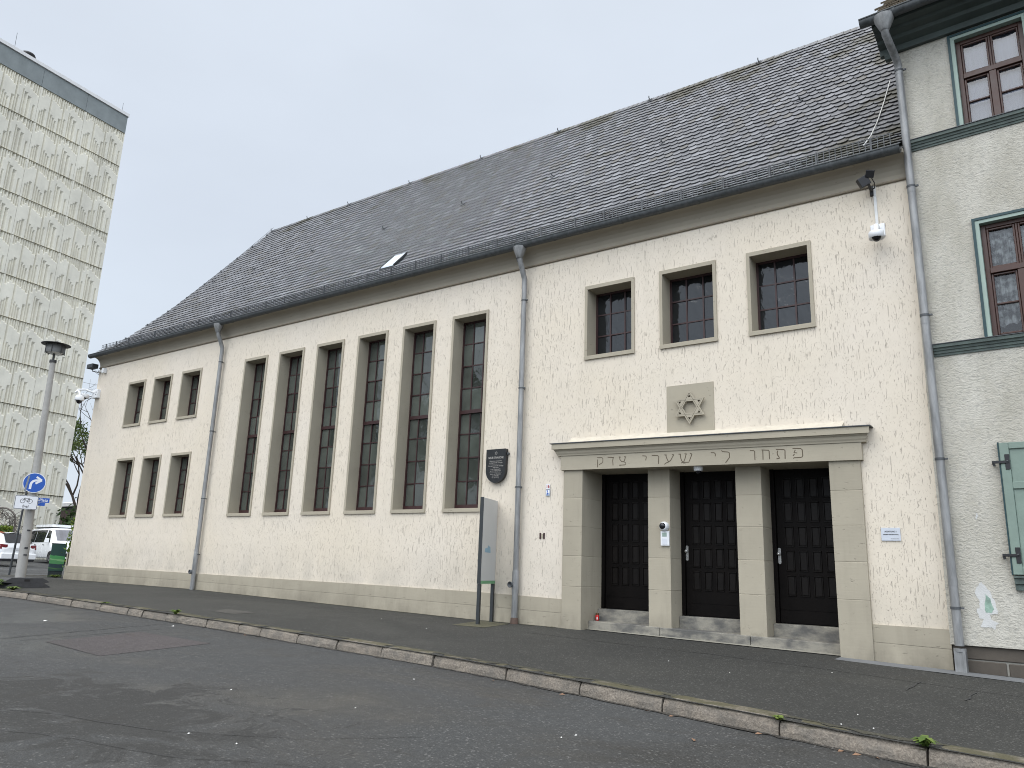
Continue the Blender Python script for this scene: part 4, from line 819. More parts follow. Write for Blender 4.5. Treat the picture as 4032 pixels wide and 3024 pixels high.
for wi, (a, b, c, d, top) in enumerate(HW):
    mb = MB(); t = .05
    mb.box(a - t, a, -.022, .13, c, d + t).box(b, b + t, -.022, .13, c, d + t).box(a, b, -.022, .13, d, d + t)
    win = hb(mb, 'window', M_['mint'])
    mb = MB(); t2 = .036; A, B, D = a - t, b + t, d + t
    mb.box(A - t2, A, -.034, .01, c, D + t2).box(B, B + t2, -.034, .01, c, D + t2).box(A, B, -.034, .01, D, D + t2); hb(mb, 'surround', M_['teal'], win)
    mb = MB(); y0, y1 = .07, .13; f = .062; zt = c + .585 * (d - c); um = (a + b) / 2
    mb.box(a, a + f, y0, y1, c, d).box(b - f, b, y0, y1, c, d).box(a + f, b - f, y0, y1, c, c + .05).box(a + f, b - f, y0, y1, d - f, d).box(a + f, b - f, y0 - .02, y1, zt - .04, zt + .04)
    mb.box(um - .045, um + .045, y0 - .012, y1, c + .05, zt - .04).box(um - .014, um + .014, y0 + .01, y1, zt + .04, d - f)
    for (p, q, r_, s_) in ((a + f, um - .045, c + .05, zt - .04), (um + .045, b - f, c + .05, zt - .04), (a + f, um - .014, zt + .04, d - f), (um + .014, b - f, zt + .04, d - f)):
        e_ = .03
        mb.box(p + .004, p + e_, y0 + .012, y1, r_ + .004, s_ - .004).box(q - e_, q - .004, y0 + .012, y1, r_ + .004, s_ - .004).box(p + e_, q - e_, y0 + .012, y1, r_ + .004, r_ + e_).box(p + e_, q - e_, y0 + .012, y1, s_ - e_, s_ - .004)
        if s_ < zt: zm = (r_ + s_) / 2; mb.box(p + e_, q - e_, y0 + .014, y1, zm - .012, zm + .012)
    bevel(hb(mb, 'sash_frame', M_['brown'], win), .005, 1)
    mb = MB(); mb.quad((a + f, .122, c + .04), (b - f, .122, c + .04), (b - f, .122, d - f), (a + f, .122, d - f)); hb(mb, 'pane', M_['pane'], win)
    mb = MB(); mb.box(a - .05, b + .05, .135, 1.6, c - .05, d + .05); mb.f = mb.f[:2] + mb.f[3:]; mb.sm = [False] * len(mb.f)
    mb.v = mb.v; hb(mb, 'dark_room', M_['room'], win)
    mb = MB(); n = 60; low = c + .02 if top else c + .23
    for i in range(n):
        u0, u1 = a + (b - a) * i / n, a + (b - a) * (i + 1) / n; dv = lambda q: .20 + (.004 if top else .018) * math.sin(q * 60) + (.001 if top else .008) * math.sin(q * 141)
        lz = lambda q: low + (0 if top else .05 * abs(math.sin(q * 22)) + .06 * math.sin(q * 5))
        mb.quad((u0, dv(u0), lz(u0)), (u1, dv(u1), lz(u1)), (u1, dv(u1), d), (u0, dv(u0), d))
    hb(mb, 'curtain', M_['sheer'] if top else M_['lace'], win)  # upper ones carry a painted sky reflection in their colour
# eaves, gutter, roof
mb = MB(); pf = [(.02, 9.60), (-.07, 9.60), (-.08, 9.69), (-.11, 9.70), (-.20, 9.73), (-.22, 9.78), (-.34, 9.80), (-.36, 9.84), (-.50, 9.85), (-.52, 9.93), (.02, 9.98)]
mb.prof_x(pf, -.20, 8.5, True, False, True); ev_ = hb(mb, 'eaves_boards', M_['eave'])
mb = MB(); mb.prof_x([(.0, 9.50), (-.09, 9.50), (-.11, 9.56), (-.10, 9.60), (.0, 9.60)], -.13, .0, True, False, True); hb(mb, 'corbel', M_['eave'], ev_)
mb = MB(); gutter(mb, -.34, 8.5, -.60, 9.93, .085, [.15 + .8 * i for i in range(10)]); hb(mb, 'gutter', M_['zincd'])
mb = MB(); rn = random.Random(5)
for k in range(16):
    y0, z0 = -.60 + k * .26, 9.97 + k * .24; x = -.22 + (k % 2) * .09
    while x < 8.5:
        dz = rn.uniform(-.006, .008); mb.add([(x, y0, z0 + .03 + dz), (x + .17, y0, z0 + .03 + dz), (x + .17, y0 + .36, z0 + .31 + dz), (x, y0 + .36, z0 + .31 + dz), (x, y0 + .01, z0 + .005), (x + .17, y0 + .01, z0 + .005), (x, y0 + .37, z0 + .29)], [(0, 1, 2, 3), (4, 5, 1, 0), (0, 3, 6, 4)]); x += .18
mb.quad((-.2, -.55, 9.97), (8.5, -.55, 9.97), (8.5, 3.7, 13.9), (-.2, 3.7, 13.9)); mb.quad((-.2, 3.7, 13.9), (8.5, 3.7, 13.9), (8.5, 8, 9.9), (-.2, 8, 9.9)); mb.add([(-.02, .0, 9.9), (-.02, 3.7, 13.8), (-.02, 8, 9.9)], [(0, 1, 2)]); hb(mb, 'tiled_roof', M_['tile'])
mb = MB(); mb.lathe((-.0, -.60, 9.86), [(.15, .03), (.14, -.02), (.066, -.2), (.058, -.21)], 16); mb.tube([(0, -.60, 9.67), (.0, -.58, 9.60), (.02, -.40, 9.50), (.045, -.18, 9.38), (.05, -.105, 9.30), (.05, -.10, 9.2)], .056, 14, False); mb.tube([(.05, -.10, 9.22), (.118, -.10, .75)], .056, 14, False)
for q in (9.15, 7.15, 5.1, 3.36, 1.5): mb.tube([(.05 + (9.22 - q) * .008, -.10, q), (.05 + (9.22 - q) * .008 + .001, -.10, q + .1)], .0585, 14)
mb.tube([(.118, -.10, .72), (.118, -.10, .68)], .075, 14); mb.box(.055, .185, -.16, -.03, .38, .69)
dp = hb(mb, 'downpipe', M_['zinc'])
for zc in (9.22, 7.25, 5.23, 3.17, 1.22):
    mb = MB(); u = .05 + (9.22 - zc) * .008; mb.tube([(u, -.10, zc - .016), (u, -.10, zc + .016)], .063, 14); mb.box(u + .055, u + .10, -.11, -.085, zc - .012, zc + .012); mb.box(u - .01, u + .01, -.1, .01, zc - .01, zc + .01); hb(mb, 'pipe_clamp', M_['galv'], dp)
# shutter
mb = MB(); a, b, c, d = .795, 1.42, 1.66, 3.345; v0, v1 = -.075, -.035
mb.box(a, a + .105, v0, v1, c, d).box(b - .105, b, v0, v1, c, d).box(a + .105, b - .105, v0, v1, d - .085, d).box(a + .105, b - .105, v0, v1, c, c + .1).box(a + .105, b - .105, v0, v1, 2.74, 2.83).box(a + .105, b - .105, v0 + .022, v1, c, d); bevel(hb(mb, 'shutter', M_['sage']), .006, 1)
mb = MB(); mb.box(b + .008, b + .113, v0, v1, c, d).box(b + .113, b + .6, v0 + .022, v1, c, d).box(b + .113, b + .6, v0, v1, d - .085, d).box(b + .113, b + .6, v0, v1, c, c + .1).box(b + .113, b + .6, v0, v1, 2.74, 2.83); bevel(hb(mb, 'shutter', M_['sage']), .006, 1)
mb = MB(); mb.box(a - .02, a - .002, -.06, .0, c, d + .01); hb(mb, 'shutter_frame', M_['teal'])
for zc in (3.09, 1.90):
    mb = MB(); mb.box(.70, .885, -.092, -.078, zc - .018, zc + .018).box(.845, .90, -.084, -.076, zc - .10, zc + .10).box(.70, .715, -.09, .0, zc - .03, zc + .02).box(.705, .735, -.085, -.07, zc - .05, zc - .02); h_ = hb(mb, 'shutter_hinge', M_['black']); bevel(h_, .004, 1)
    mb = MB(); mb.lathe((.872, -.093, zc + .008), [(.013, 0), (.01, -.008), (0, -.01)], 10, 'y'); hb(mb, 'hinge_bolt', M_['galv'], h_)
mb = MB(); mb.prof_x([(.0, 1.47), (-.05, 1.47), (-.055, 1.545), (-.085, 1.55), (-.09, 1.615), (-.11, 1.62), (-.11, 1.645), (.0, 1.655)], .80, 2.1, True, False, True); hb(mb, 'window_sill', M_['mould'])
pp = [(770,40),(700,110),(680,180),(750,310),(745,380),(705,400),(740,510),(800,520),(755,620),(850,632),(900,630),(945,670),(960,600),(1005,590),(900,530),(880,470),(985,460),(995,430),(960,330),(900,200),(830,100)]
HM = frame_m((0, -.002, -HZ), (1, 0, 0), (0, 0, 1)); uz = lambda x, y: (-.22 + .00084 * x - .0000876 * y, 1.551 + .0000589 * x - .000955 * y)
rn = random.Random(2)
def ragged(P):
    o = []
    for i in range(len(P)):
        p, q = P[i], P[(i + 1) % len(P)]
        for t in (0, .33, .66): o.append((p[0] + (q[0] - p[0]) * t + rn.uniform(-9, 9) * (t > 0), p[1] + (q[1] - p[1]) * t + rn.uniform(-9, 9) * (t > 0)))
    return [uz(*p) for p in o]
mb = MB(); mb.poly([ragged(pp)], HM, .002); ptc = mb.build('bare_plaster_patch', M_['patchw'], hs)
mb = MB(); mb.poly([ragged([(825,200),(812,330),(830,440),(905,450),(940,400),(890,260)])], frame_m((0, -.0045, -HZ), (1, 0, 0), (0, 0, 1)), .0015); mb.build('green_patch', M_['patchg'], ptc)
mb = MB(); mb.poly([ragged([(700, -880), (690, -830), (710, -790), (730, -850), (720, -890)])], HM, .002); mb.build('bare_plaster_patch', M_['patchw'], hs)

# ================================================================== THE TOWER BLOCK (local u towards the street, v outwards, z up)
tw = thing('tower_block', 'tall windowless concrete tower block with folded relief panels and grey parapet', 'apartment tower', (-56.4, 13.7, .9), None, R(-82))
TZ = .9; NP, NS = 5, 12; PWD, PH = 3.3, 2.8
def tb(mb, name, m, parent=None): mb.v = [(p[0], p[1], p[2] - TZ) for p in mb.v]; return mb.build(name, m, parent or tw)
mb = MB(); mb.box(0.02, NP * PWD, -14, -.17, -.6, 33.42); tb(mb, 'building_core', M_['tjoint'])
cw = (PWD - .02) / 21; dp_ = .13
# every strip: first and last column, height its lower fold reaches, height its upper fold starts at (None: one fold over the whole height)
colspec = [(0, 1, 0, 1.93), (1, 2, 1.17, 2.0), (2, 3, 0, 2.08), (3, 4.6, 1.63, 2.24), (4.6, 6.2, 1.83, 2.40), (6.2, 7, 1.99, 2.22), (7, 8, 0, 2.45), (8, 9, 1.32, 2.09), (9, 10, None, None), (10, 11.3, 1.16, 1.92), (11.3, 12, 0, 2.05), (12, 13, .84, 2.09), (13, 14, 1.0, 2.2), (14, 15, 1.16, 2.25), (15, 16, None, None), (16, 17, 0, 2.3), (17, 18.3, 1.31, 2.42), (18.3, 19.2, 1.16, 2.24), (19.2, 20.1, 1.01, 2.10), (20.1, 21, 0, 2.8)]
mb = MB()
def vgroove(x0, x1, z0, z1, sill_lo, sill_hi):
    d_ = dp_ * min(1.3, (x1 - x0) / cw); xm = x0 + (x1 - x0) * .5
    za, zc = z0 + (.15 if sill_lo else 0), z1 - (.20 if sill_hi else 0)
    mb.quad((x1, 0, z0), (xm, -d_, za), (xm, -d_, zc), (x1, 0, z1)); mb.quad((xm, -d_, za), (x0, 0, z0), (x0, 0, z1), (xm, -d_, zc))
    if sill_lo: mb.add([(x0, 0, z0), (x1, 0, z0), (xm, -d_, za)], [(0, 1, 2)])
    if sill_hi: mb.add([(x0, 0, z1), (xm, -d_, zc), (x1, 0, z1)], [(0, 1, 2)])
for pi in range(NP):
    for si in range(NS):
        U = pi * PWD + .01; Z = 33.4 - PH * (si + 1); zt = Z + PH - .04; zb_ = Z
        if zt < .2: continue
        for a_, b_, lo, hi in colspec:
            x0, x1 = U + a_ * cw, U + b_ * cw
            if lo is None: vgroove(x0, x1, zb_, zt, False, False); continue
            hi = min(hi, zt - Z)
            if lo > 0: vgroove(x0, x1, zb_, Z + lo, False, True)
            mb.quad((x1, 0, Z + lo if lo else zb_), (x0, 0, Z + lo if lo else zb_), (x0, 0, Z + hi), (x1, 0, Z + hi))
            if Z + hi < zt - .01: vgroove(x0, x1, Z + hi, zt, True, False)
        # rims of the panel
        mb.quad((U, 0, zt), (U, -.17, zt), (U + 21 * cw, -.17, zt), (U + 21 * cw, 0, zt)); mb.quad((U, -.17, zb_), (U, 0, zb_), (U + 21 * cw, 0, zb_), (U + 21 * cw, -.17, zb_))
        for X in (U, U + 21 * cw): mb.quad((X, -.17, zb_), (X, 0, zb_), (X, 0, zt), (X, -.17, zt))
tb(mb, 'relief_facade', M_['tower'])
mb = MB(); mb.quad((.01, 0, -.5), (.01, -14, -.5), (.01, -14, 33.4), (.01, -.0, 33.4)); tb(mb, 'side_facade', M_['tower'])
mb = MB()
for i in range(NP): mb.box(i * PWD + (.0 if i else .0), (i + 1) * PWD - .02, -.3, -.01, 33.42, 34.82)
mb.box(.0, .3, -14, -.31, 33.42, 34.82); par = tb(mb, 'parapet', M_['tgrey'])
mb = MB(); mb.box(-.06, NP * PWD, -14, .09, 34.83, 35.08); tb(mb, 'parapet_cap', M_['tcap'], par)
mb = MB(); mb.tube([(8.57, -.4, 35.0), (8.6, -.4, 36.45)], .014, 5); mb.tube([(.3, -.4, 35.0), (.3, -.4, 36.0)], .012, 5); tb(mb, 'lightning_rod', M_['galv'])
mb = MB(); mb.lathe((7.4, -.9, 35.0), [(.28, 0), (.28, .5), (.5, .55), (.42, .72), (.2, .8), (0, .8)], 14); tb(mb, 'roof_vent', M_['black'])

# ================================================================== STREET FURNITURE
RT = Vector((.39, .92, 0)).normalized(); TC = Vector((.92, -.39, 0)).normalized()
lm = thing('street_lamp', 'tall grey concrete street lamp with round flat mushroom head', 'street lamp', (-24.8, -1.51, .74))
lean = Vector((-.06, -.14, 0)); Lb = Vector((-24.8, -1.51, .70)); ax = lambda z: Lb + lean * ((z - .7) / 6.6) + Vector((0, 0, z - .7))
mb = MB(); mb.tube([ax(.7), ax(1.4), ax(3), ax(5), ax(7.22)], [.142, .137, .122, .10, .078], 10, True, True); mast = mb.build('mast', M_['lampc'], lm)
mb = MB(); mb.tube([ax(7.20), ax(7.28)], .098, 14); mb.tube([ax(7.26), ax(7.55)], [.032, .032], 8); mb.build('collar', M_['lampd'], lm)
c = ax(7.0); c.z = 0
mb = MB(); mb.lathe(c, [(.25, 7.50), (.262, 7.76), (.2, 7.78)], 22); mb.lathe(c, [(.25, 7.50), (.235, 7.505), (.235, 7.75)], 22); dm = mb.build('lamp_drum', M_['lampg'], lm)
mb = MB()
for k in range(6): a = R(60 * k + 15); p = c + Vector((.262 * math.cos(a), .262 * math.sin(a), 0)); mb.tube([p + Vector((0, 0, 7.47)), p + Vector((0, 0, 7.78))], .012, 5)
mb.build('drum_rib', M_['lampd'], dm)
mb = MB(); mb.lathe(c, [(0, 7.60), (.18, 7.57), (.23, 7.53), (.2, 7.50), (.0, 7.49)], 18); mb.build('lamp_bowl', M_['lampw'], lm)
mb = MB(); mb.lathe(c, [(.05, 7.87), (.08, 7.855), (.12, 7.85), (.41, 7.775), (.405, 7.765), (.1, 7.78), (0, 7.78)], 30); mb.lathe(c, [(0, 7.89), (.05, 7.88), (.05, 7.85)], 10); mb.build('lamp_hat', M_['lampd'], lm)
mb = MB()
for z_ in (1.65, 2.15, 1.45):
    p = ax(z_) + TC * .128 + RT * .04; Mq = frame_m(p, RT, (0, 0, 1)); mb.box(-.045, .04, -.018 - (z_ == 1.65) * .01, .018, -.02, .012, Mq)
mb.build('door_lock', M_['black'], lm)
SG = lambda off, z_, fwd: frame_m(Vector((-24.8, -1.51, 0)) + lean * .45 + RT * off + TC * fwd + Vector((0, 0, z_)), RT, (0, 0, 1))
t = thing('direction_sign', 'round blue turn-right sign with bent white arrow on the lamp mast', 'traffic sign', (-24.6, -1.6, 3.5))
DM = SG(.0, 3.515, .20); mb = MB(); mb.poly([circ(.293, 40)], DM, .012); mb.build('disc', M_['signw'], t)
mb = MB(); mb.poly([circ(.276, 40)], DM @ Matrix.Translation((0, 0, .0125)), .001); mb.build('blue_field', M_['blue'], t)
mb = MB(); AM = DM @ Matrix.Translation((0, 0, .0145)); mb.stroke([(-.088, -.19), (-.084, -.05), (-.07, .0), (-.035, .045), (.02, .07), (.13, .078)], .062, AM, .001); mb.stroke([(.035, .175), (.178, .08)], .055, AM, .0015); mb.stroke([(.178, .08), (.03, -.02)], .055, AM, .0018); mb.build('arrow', M_['signw'], t)
mb = MB(); mb.stroke([(-.155, .20), (-.205, -.27)], .045, DM @ Matrix.Translation((0, 0, .016)), .003); mb.build('tape_strip', M_['tape'], t)
mb = MB(); mb.box(-.20, .2, -.03, .03, -.07, -.02, DM); mb.build('clamp', M_['galv'], t)
t = thing('bicycle_sign', 'white rectangular sign with bicycle symbol and the word frei below blue disc', 'traffic sign', (-24.6, -1.6, 2.9))
BM = SG(-.115, 2.935, .23); mb = MB(); mb.poly([rrect(.585, .40, .03)], BM, .012); mb.build('plate', M_['signw'], t)
mb = MB(); BQ = BM @ Matrix.Translation((0, 0, .0125)); mb.poly([rrect(.572, .388, .028), rrect(.548, .364, .02)], BQ, .001)
for cx in (-.095, .09): mb.poly([circ(.064, 28, cx, .035), circ(.052, 28, cx, .035)], BQ, .001)
for s_ in ([(-.095, .035), (-.052, .125), (-.035, .125)], [(-.058, .108), (.055, .11)], [(-.062, .105), (.01, .03), (.03, .03), (.09, .035)], [(.02, .032), (.055, .11)], [(.05, .115), (.09, .035)], [(.04, .128), (.08, .128)], [(.055, .11), (.06, .128)]): mb.stroke(s_, .011, BQ, .0012)
mb.text('frei', .115, BM @ Matrix.Translation((0, -.118, .0128)), bold=.002, d=.001); mb.build('symbols', M_['ink'], t)
mb = MB(); mb.box(-.1, .25, -.03, .03, -.09, -.02, BM); mb.build('clamp', M_['galv'], t)
t = thing('street_name_sign', 'blue street name plate ending in Platz, half hidden behind the bicycle sign', 'street sign', (-24.7, -1.5, 3.0))
NM = SG(.06, 3.03, .15); mb = MB(); mb.poly([rrect(.80, .135, .01)], NM, .008); mb.box(-.40, .30, -.165, -.072, 0, .008, NM); mb.build('plate', M_['blue'], t)
mb = MB(); NQ = NM @ Matrix.Translation((.36, .0, .0085)); mb.text('Max-Cars-Platz', .115, NQ, 'RIGHT', bold=.002)
for k, tx in enumerate(('Ehrenbürger und', 'Förderer des Neubaus', 'der Synagoge')): pass
for k in range(3): mb.box(-.2, .16 - .04 * k, -.098 - .026 * k, -.091 - .026 * k, .0085, .009, NM)
mb.build('lettering', M_['signw'], t)
t = thing('leaning_pole', 'thin grey steel pole leaning beside the lamp mast', 'pole', (-29.2, 0, .78)); mb = MB(); mb.tube([(-29.23, .0, .72), (-28.65, -.15, 4.0)], .034, 10); mb.build('tube', M_['galv'], t)
mb = MB(); mb.tube([(-29.17, -.012, 1.08), (-29.155, -.016, 1.17)], .04, 10); mb.build('pipe_sleeve', M_['galv'], t)
fdir = Vector((-.14, .99, 0)).normalized()
for k, (zo, sh_, lab) in enumerate(((.0, .03, 'black rubber sign foot plate lying flat near the kerb, lower of two'), (.115, -.02, 'black rubber sign foot plate with slots, upper of two stacked'))):
    FM = frame_m(Vector((-20.62, -3.34, zp(-20.6, -3.3) + zo + .004)) + fdir * sh_, fdir, (0, 0, 1))
    t = thing('sign_foot', lab, 'sign foot', (-20.6, -3.3, .7 + zo), 'stacked rubber sign feet')
    mb = MB(); mb.poly([[(-.52, .0), (.52, .0), (.52, .028), (.37, .108), (-.37, .108), (-.52, .028)]], FM, .44); bevel(mb.build('foot_plate', M_['rubber'], t), .008, 2)
    if k:
        mb = MB(); mb.box(-.30, -.12, .1085, .1095, .1, .34, FM).box(-.06, .06, .1085, .1095, .15, .29, FM).box(.14, .30, .1085, .1095, .1, .34, FM).box(-.07, .07, .03, .08, .4405, .4415, FM); mb.build('slot', M_['black'], t)
t = thing('cable_cabinet', 'slim dark green cable cabinet painted with light green sweeping bands', 'cabinet', (-27.25, .55, .77))
CM = frame_m((-27.25, .55, .74), (.41, .91, 0), (0, 0, 1)); mb = MB(); mb.box(-.215, .215, .22, 1.09, -.14, .14, CM); bevel(mb.build('cabinet_body', M_['bands'], t), .01, 2); mb = MB(); mb.box(-.2, .2, 0, .22, -.125, .125, CM); mb.build('cabinet_base', M_['slatebase'], t); mb = MB(); mb.box(-.225, .225, 1.09, 1.11, -.15, .15, CM); mb.build('cabinet_lid', M_['slatebase'], t)
t = thing('fence_post', 'dark steel fence post beside the left wall corner', 'post', (-25.56, .25, .76)); mb = MB(); mb.box(-25.60, -25.55, .2, .25, .7, 2.16); mb.build('post', M_['anth'], t); mb = MB(); mb.box(-25.72, -25.6, .15, .4, .7, 1.0); mb.build('concrete_foot', M_['stone'], t)
# information stele
st = thing('information_stele', 'narrow grey information stele on two dark legs before the cream wall', 'information board', (-8.75, -.45, .55))
a0 = Vector((-8.66, -.80, 0)); a1 = Vector((-8.90, -.04, 0)); ad = (a1 - a0).normalized(); an = Vector((ad.y, -ad.x, 0)); Ls = (a1 - a0).length
SMx = Matrix(((ad.x, an.x, 0, a0.x), (ad.y, an.y, 0, a0.y), (0, 0, 1, 0), (0, 0, 0, 1)))
mb = MB(); mb.box(0, Ls, -.03, .028, 1.30, 2.775, SMx); mb.build('panel', M_['stele'], st)
mb = MB(); mb.box(-.008, .0, -.034, .034, 1.245, 2.78, SMx); mb.build('panel_edge', M_['anth'], st)
mb = MB(); mb.box(0, Ls, -.03, .029, 1.245, 1.299, SMx); mb.build('green_edge', M_['green'], st)
mb = MB(); mb.add([SMx @ Vector(p) for p in ((.16, .0295, 1.80), (.48, .0295, 1.795), (.46, .0295, 1.90), (.34, .0295, 1.93), (.3, .0295, 1.88), (.18, .0295, 1.87))], [(0, 1, 2, 3, 4, 5)]); mb.build('faded_sticker', M_['pale'], st)
for x in (.0, Ls - .075): mb = MB(); mb.box(x, x + .075, -.028, .026, .5, 1.243, SMx); mb.build('leg', M_['anth'], st)

# ================================================================== VEHICLES
def loft(stn, ringf, x):
    for i in range(len(stn) - 1):
        if stn[i][0] <= x <= stn[i + 1][0]:
            t = (x - stn[i][0]) / (stn[i + 1][0] - stn[i][0]); return [a + (b - a) * t for a, b in zip(stn[i], stn[i + 1])]
    return stn[-1] if x > stn[-1][0] else stn[0]
def ring(s):
    x, zs_, zbt, zr_, ws, wb, wr = s; h = [(0, zs_), (ws - .05, zs_), (ws, zs_ + .08), (wb, zs_ + (zbt - zs_) * .55), (wb - .015, zbt), (wr + .02, zr_ - .07), (wr - .10, zr_ - .005), (0, zr_ + .02)]
    return [(x, y, z) for y, z in h] + [(x, -y, z) for y, z in h[-2:0:-1]]
def body(stn):
    mb = MB(); rs = [ring(s) for s in stn]; n = len(rs[0]); vs = [p for r_ in rs for p in r_]
    mb.add(vs, [(i * n + k, (i + 1) * n + k, (i + 1) * n + (k + 1) % n, i * n + (k + 1) % n) for i in range(len(rs) - 1) for k in range(n)], True)
    mb.add(rs[0], [tuple(range(n))]); mb.add(rs[-1], [tuple(range(n))[::-1]]); return mb
def side_pt(stn, x, t, sg, off=.012): s = loft(stn, None, x); y0, z0, y1, z1 = s[5] - .015, s[2], s[6] + .02, s[3] - .07; return (x, sg * (y0 + (y1 - y0) * t + off), z0 + (z1 - z0) * t)
def top_pt(stn, x, f, off=.012): s = loft(stn, None, x); return (x + off, f * (s[6] - .03), s[3] + .012 - .025 * abs(f) + off)
def wheels(t, xs_, yy, r_):
    for X in xs_:
        for sg in (-1, 1):
            mb = MB(); mb.lathe((X, sg * yy, r_), [(r_ * .62, -.10), (r_ * .93, -.11), (r_, -.07), (r_, .07), (r_ * .93, .11), (r_ * .62, .10)], 22, 'y'); wh = mb.build('wheel', M_['tyre'], t)
            mb = MB(); mb.lathe((X, sg * yy, r_), [(r_ * .64, sg * .09), (r_ * .5, sg * .06), (r_ * .15, sg * .09), (0, sg * .09)], 14, 'y'); mb.build('rim', M_['rim'], wh)
            mb = MB(); mb.poly([[((r_ + .07) * math.cos(R(a)), (r_ + .07) * math.sin(R(a))) for a in range(-20, 201, 12)]], frame_m((X, sg * (yy + .065), r_), (1, 0, 0), (0, 0, 1)), .012); mb.build('wheel_arch', M_['black'], t)
GZ = lambda x, y: zr(x, y) + .004
# van
vx, vy = -47.2, 9.73; vh = math.atan2(-.109, .992)
vn = thing('camper_van', 'white camper van with pop-up roof and dark windows parked facing the hall', 'van', (vx, vy, GZ(vx, vy)), None, vh)
VS = [(-2.48, .45, 1.06, 1.82, .80, .86, .70), (-2.42, .30, 1.06, 1.90, .90, .95, .78), (-1, .27, 1.06, 1.93, .92, .96, .80), (.7, .27, 1.06, 1.93, .92, .96, .80), (1.05, .27, 1.07, 1.86, .92, .96, .79), (1.80, .27, 1.09, 1.20, .92, .96, .82), (2.20, .27, .98, 1.04, .90, .93, .78), (2.42, .28, .78, .86, .82, .86, .68), (2.50, .36, .58, .70, .70, .72, .55)]
mb = body(VS); mb.build('body', M_['carw'], vn)
for sg in (-1, 1):
    for (a, b, c_, d) in ((-2.25, -1.25, -2.2, -1.25), (-1.18, .30, -1.18, .42), (.45, 1.28, .60, 1.0)): mb = MB(); mb.quad(side_pt(VS, a, .08, sg), side_pt(VS, b, .08, sg), side_pt(VS, d, .93, sg), side_pt(VS, c_, .93, sg)); mb.build('side_window', M_['cglass'], vn)
mb = MB(); n = 8
for i in range(n): f0, f1 = -.94 + 1.88 * i / n, -.94 + 1.88 * (i + 1) / n; mb.quad(top_pt(VS, 1.10, f0), top_pt(VS, 1.76, f0), top_pt(VS, 1.76, f1), top_pt(VS, 1.10, f1))
mb.build('windscreen', mat_glass('windscreen_glass', (.10, .105, .13), 2.0, .04), vn)
mb = MB(); mb.poly([rrect(2.9, 1.5, .2)], Matrix.Translation((-.7, 0, 1.985)), .14); bevel(mb.build('pop_up_roof', M_['carw'], vn), .04, 2); mb = MB(); mb.poly([rrect(2.86, 1.46, .2)], Matrix.Translation((-.7, 0, 1.93)), .056); mb.build('pop_roof_gap', M_['black'], vn)  # black slab fills the dark gap below the pop-up roof
for sg in (-1, 1):
    mb = MB(); mb.add([(2.18, sg * .93, .93), (2.42, sg * .70, .86), (2.47, sg * .48, .80), (2.48, sg * .48, .72), (2.44, sg * .74, .74), (2.2, sg * .95, .83)], [(0, 1, 4, 5), (1, 2, 3, 4)]); mb.v = [(p[0] + .02, p[1] * 1.012, p[2] + .01) for p in mb.v]; mb.build('headlight', M_['lamp'], vn)
    mb = MB(); mb.box(1.12, 1.24, sg * .97, sg * 1.16, 1.10, 1.34); bevel(mb.build('wing_mirror', M_['carw'], vn), .03, 2)
    for X in (.28, -1.05): mb = MB(); mb.box(X, X + .16, sg * .955, sg * .985, .98, 1.01); mb.build('door_handle', M_['galv'], vn)
mb = MB(); mb.box(2.44, 2.53, -.58, .58, .36, .56).box(2.47, 2.52, -.45, .45, .68, .76); mb.build('grille', M_['black'], vn)
mb = MB(); mb.box(2.38, 2.53, -.72, .72, .26, .355); bevel(mb.build('front_bumper', M_['carw'], vn), .02, 2)
wheels(vn, (1.62, -1.55), .87, .34)
# estate car
ex, ey = -40.87, 3.78; eh = math.atan2(-.173, -.986)
er = thing('estate_car', 'white hatchback car with orange flank decals, rear end towards the street', 'car', (ex, ey, GZ(ex, ey)), None, eh)
ES = [(-2.12, .50, .72, .80, .62, .68, .55), (-2.06, .30, .88, .98, .80, .83, .66), (-1.98, .24, .93, 1.06, .84, .86, .68), (-1.62, .22, .95, 1.40, .85, .87, .60), (-1.25, .21, .95, 1.47, .86, .87, .60), (-.1, .21, .93, 1.49, .86, .87, .61), (.45, .21, .92, 1.40, .86, .87, .60), (1.10, .21, .92, 1.0, .86, .87, .66), (1.85, .22, .80, .86, .82, .84, .62), (2.08, .3, .6, .66, .7, .72, .5)]
body(ES).build('body', M_['carw'], er)
for sg in (-1, 1):
    for (a, b, c_, d) in ((-1.72, -1.25, -1.55, -1.2), (-1.15, -.1, -1.1, -.1), (0, .9, 0, .40)): mb = MB(); mb.quad(side_pt(ES, a, .1, sg), side_pt(ES, b, .1, sg), side_pt(ES, d, .92, sg), side_pt(ES, c_, .92, sg)); mb.build('side_window', M_['cglass'], er)
mb = MB(); mb.quad((-2.03, -.62, 1.0), (-2.03, .62, 1.0), (-1.66, .55, 1.385), (-1.66, -.55, 1.385)); mb.v = [(p[0] - .035, p[1], p[2] + .02) for p in mb.v]; mb.build('rear_window', M_['cglass'], er)
for sg in (-1, 1): mb = MB(); mb.add([(-2.08, sg * .52, .93), (-2.08, sg * .52, .74), (-2.06, sg * .80, .74), (-1.99, sg * .865, .76), (-1.95, sg * .87, .93), (-2.03, sg * .80, .95)], [(0, 1, 2, 5), (5, 2, 3, 4)]); mb.v = [(p[0] - .025, p[1] * 1.01, p[2]) for p in mb.v]; mb.build('tail_light', M_['tail'], er)
mb = MB(); mb.box(-2.145, -2.125, -.26, .26, .70, .81); mb.build('number_plate', M_['signw'], er)
mb = MB(); mb.box(-2.147, -2.146, .20, .26, .70, .81); mb.build('plate_band', M_['blue'], er)
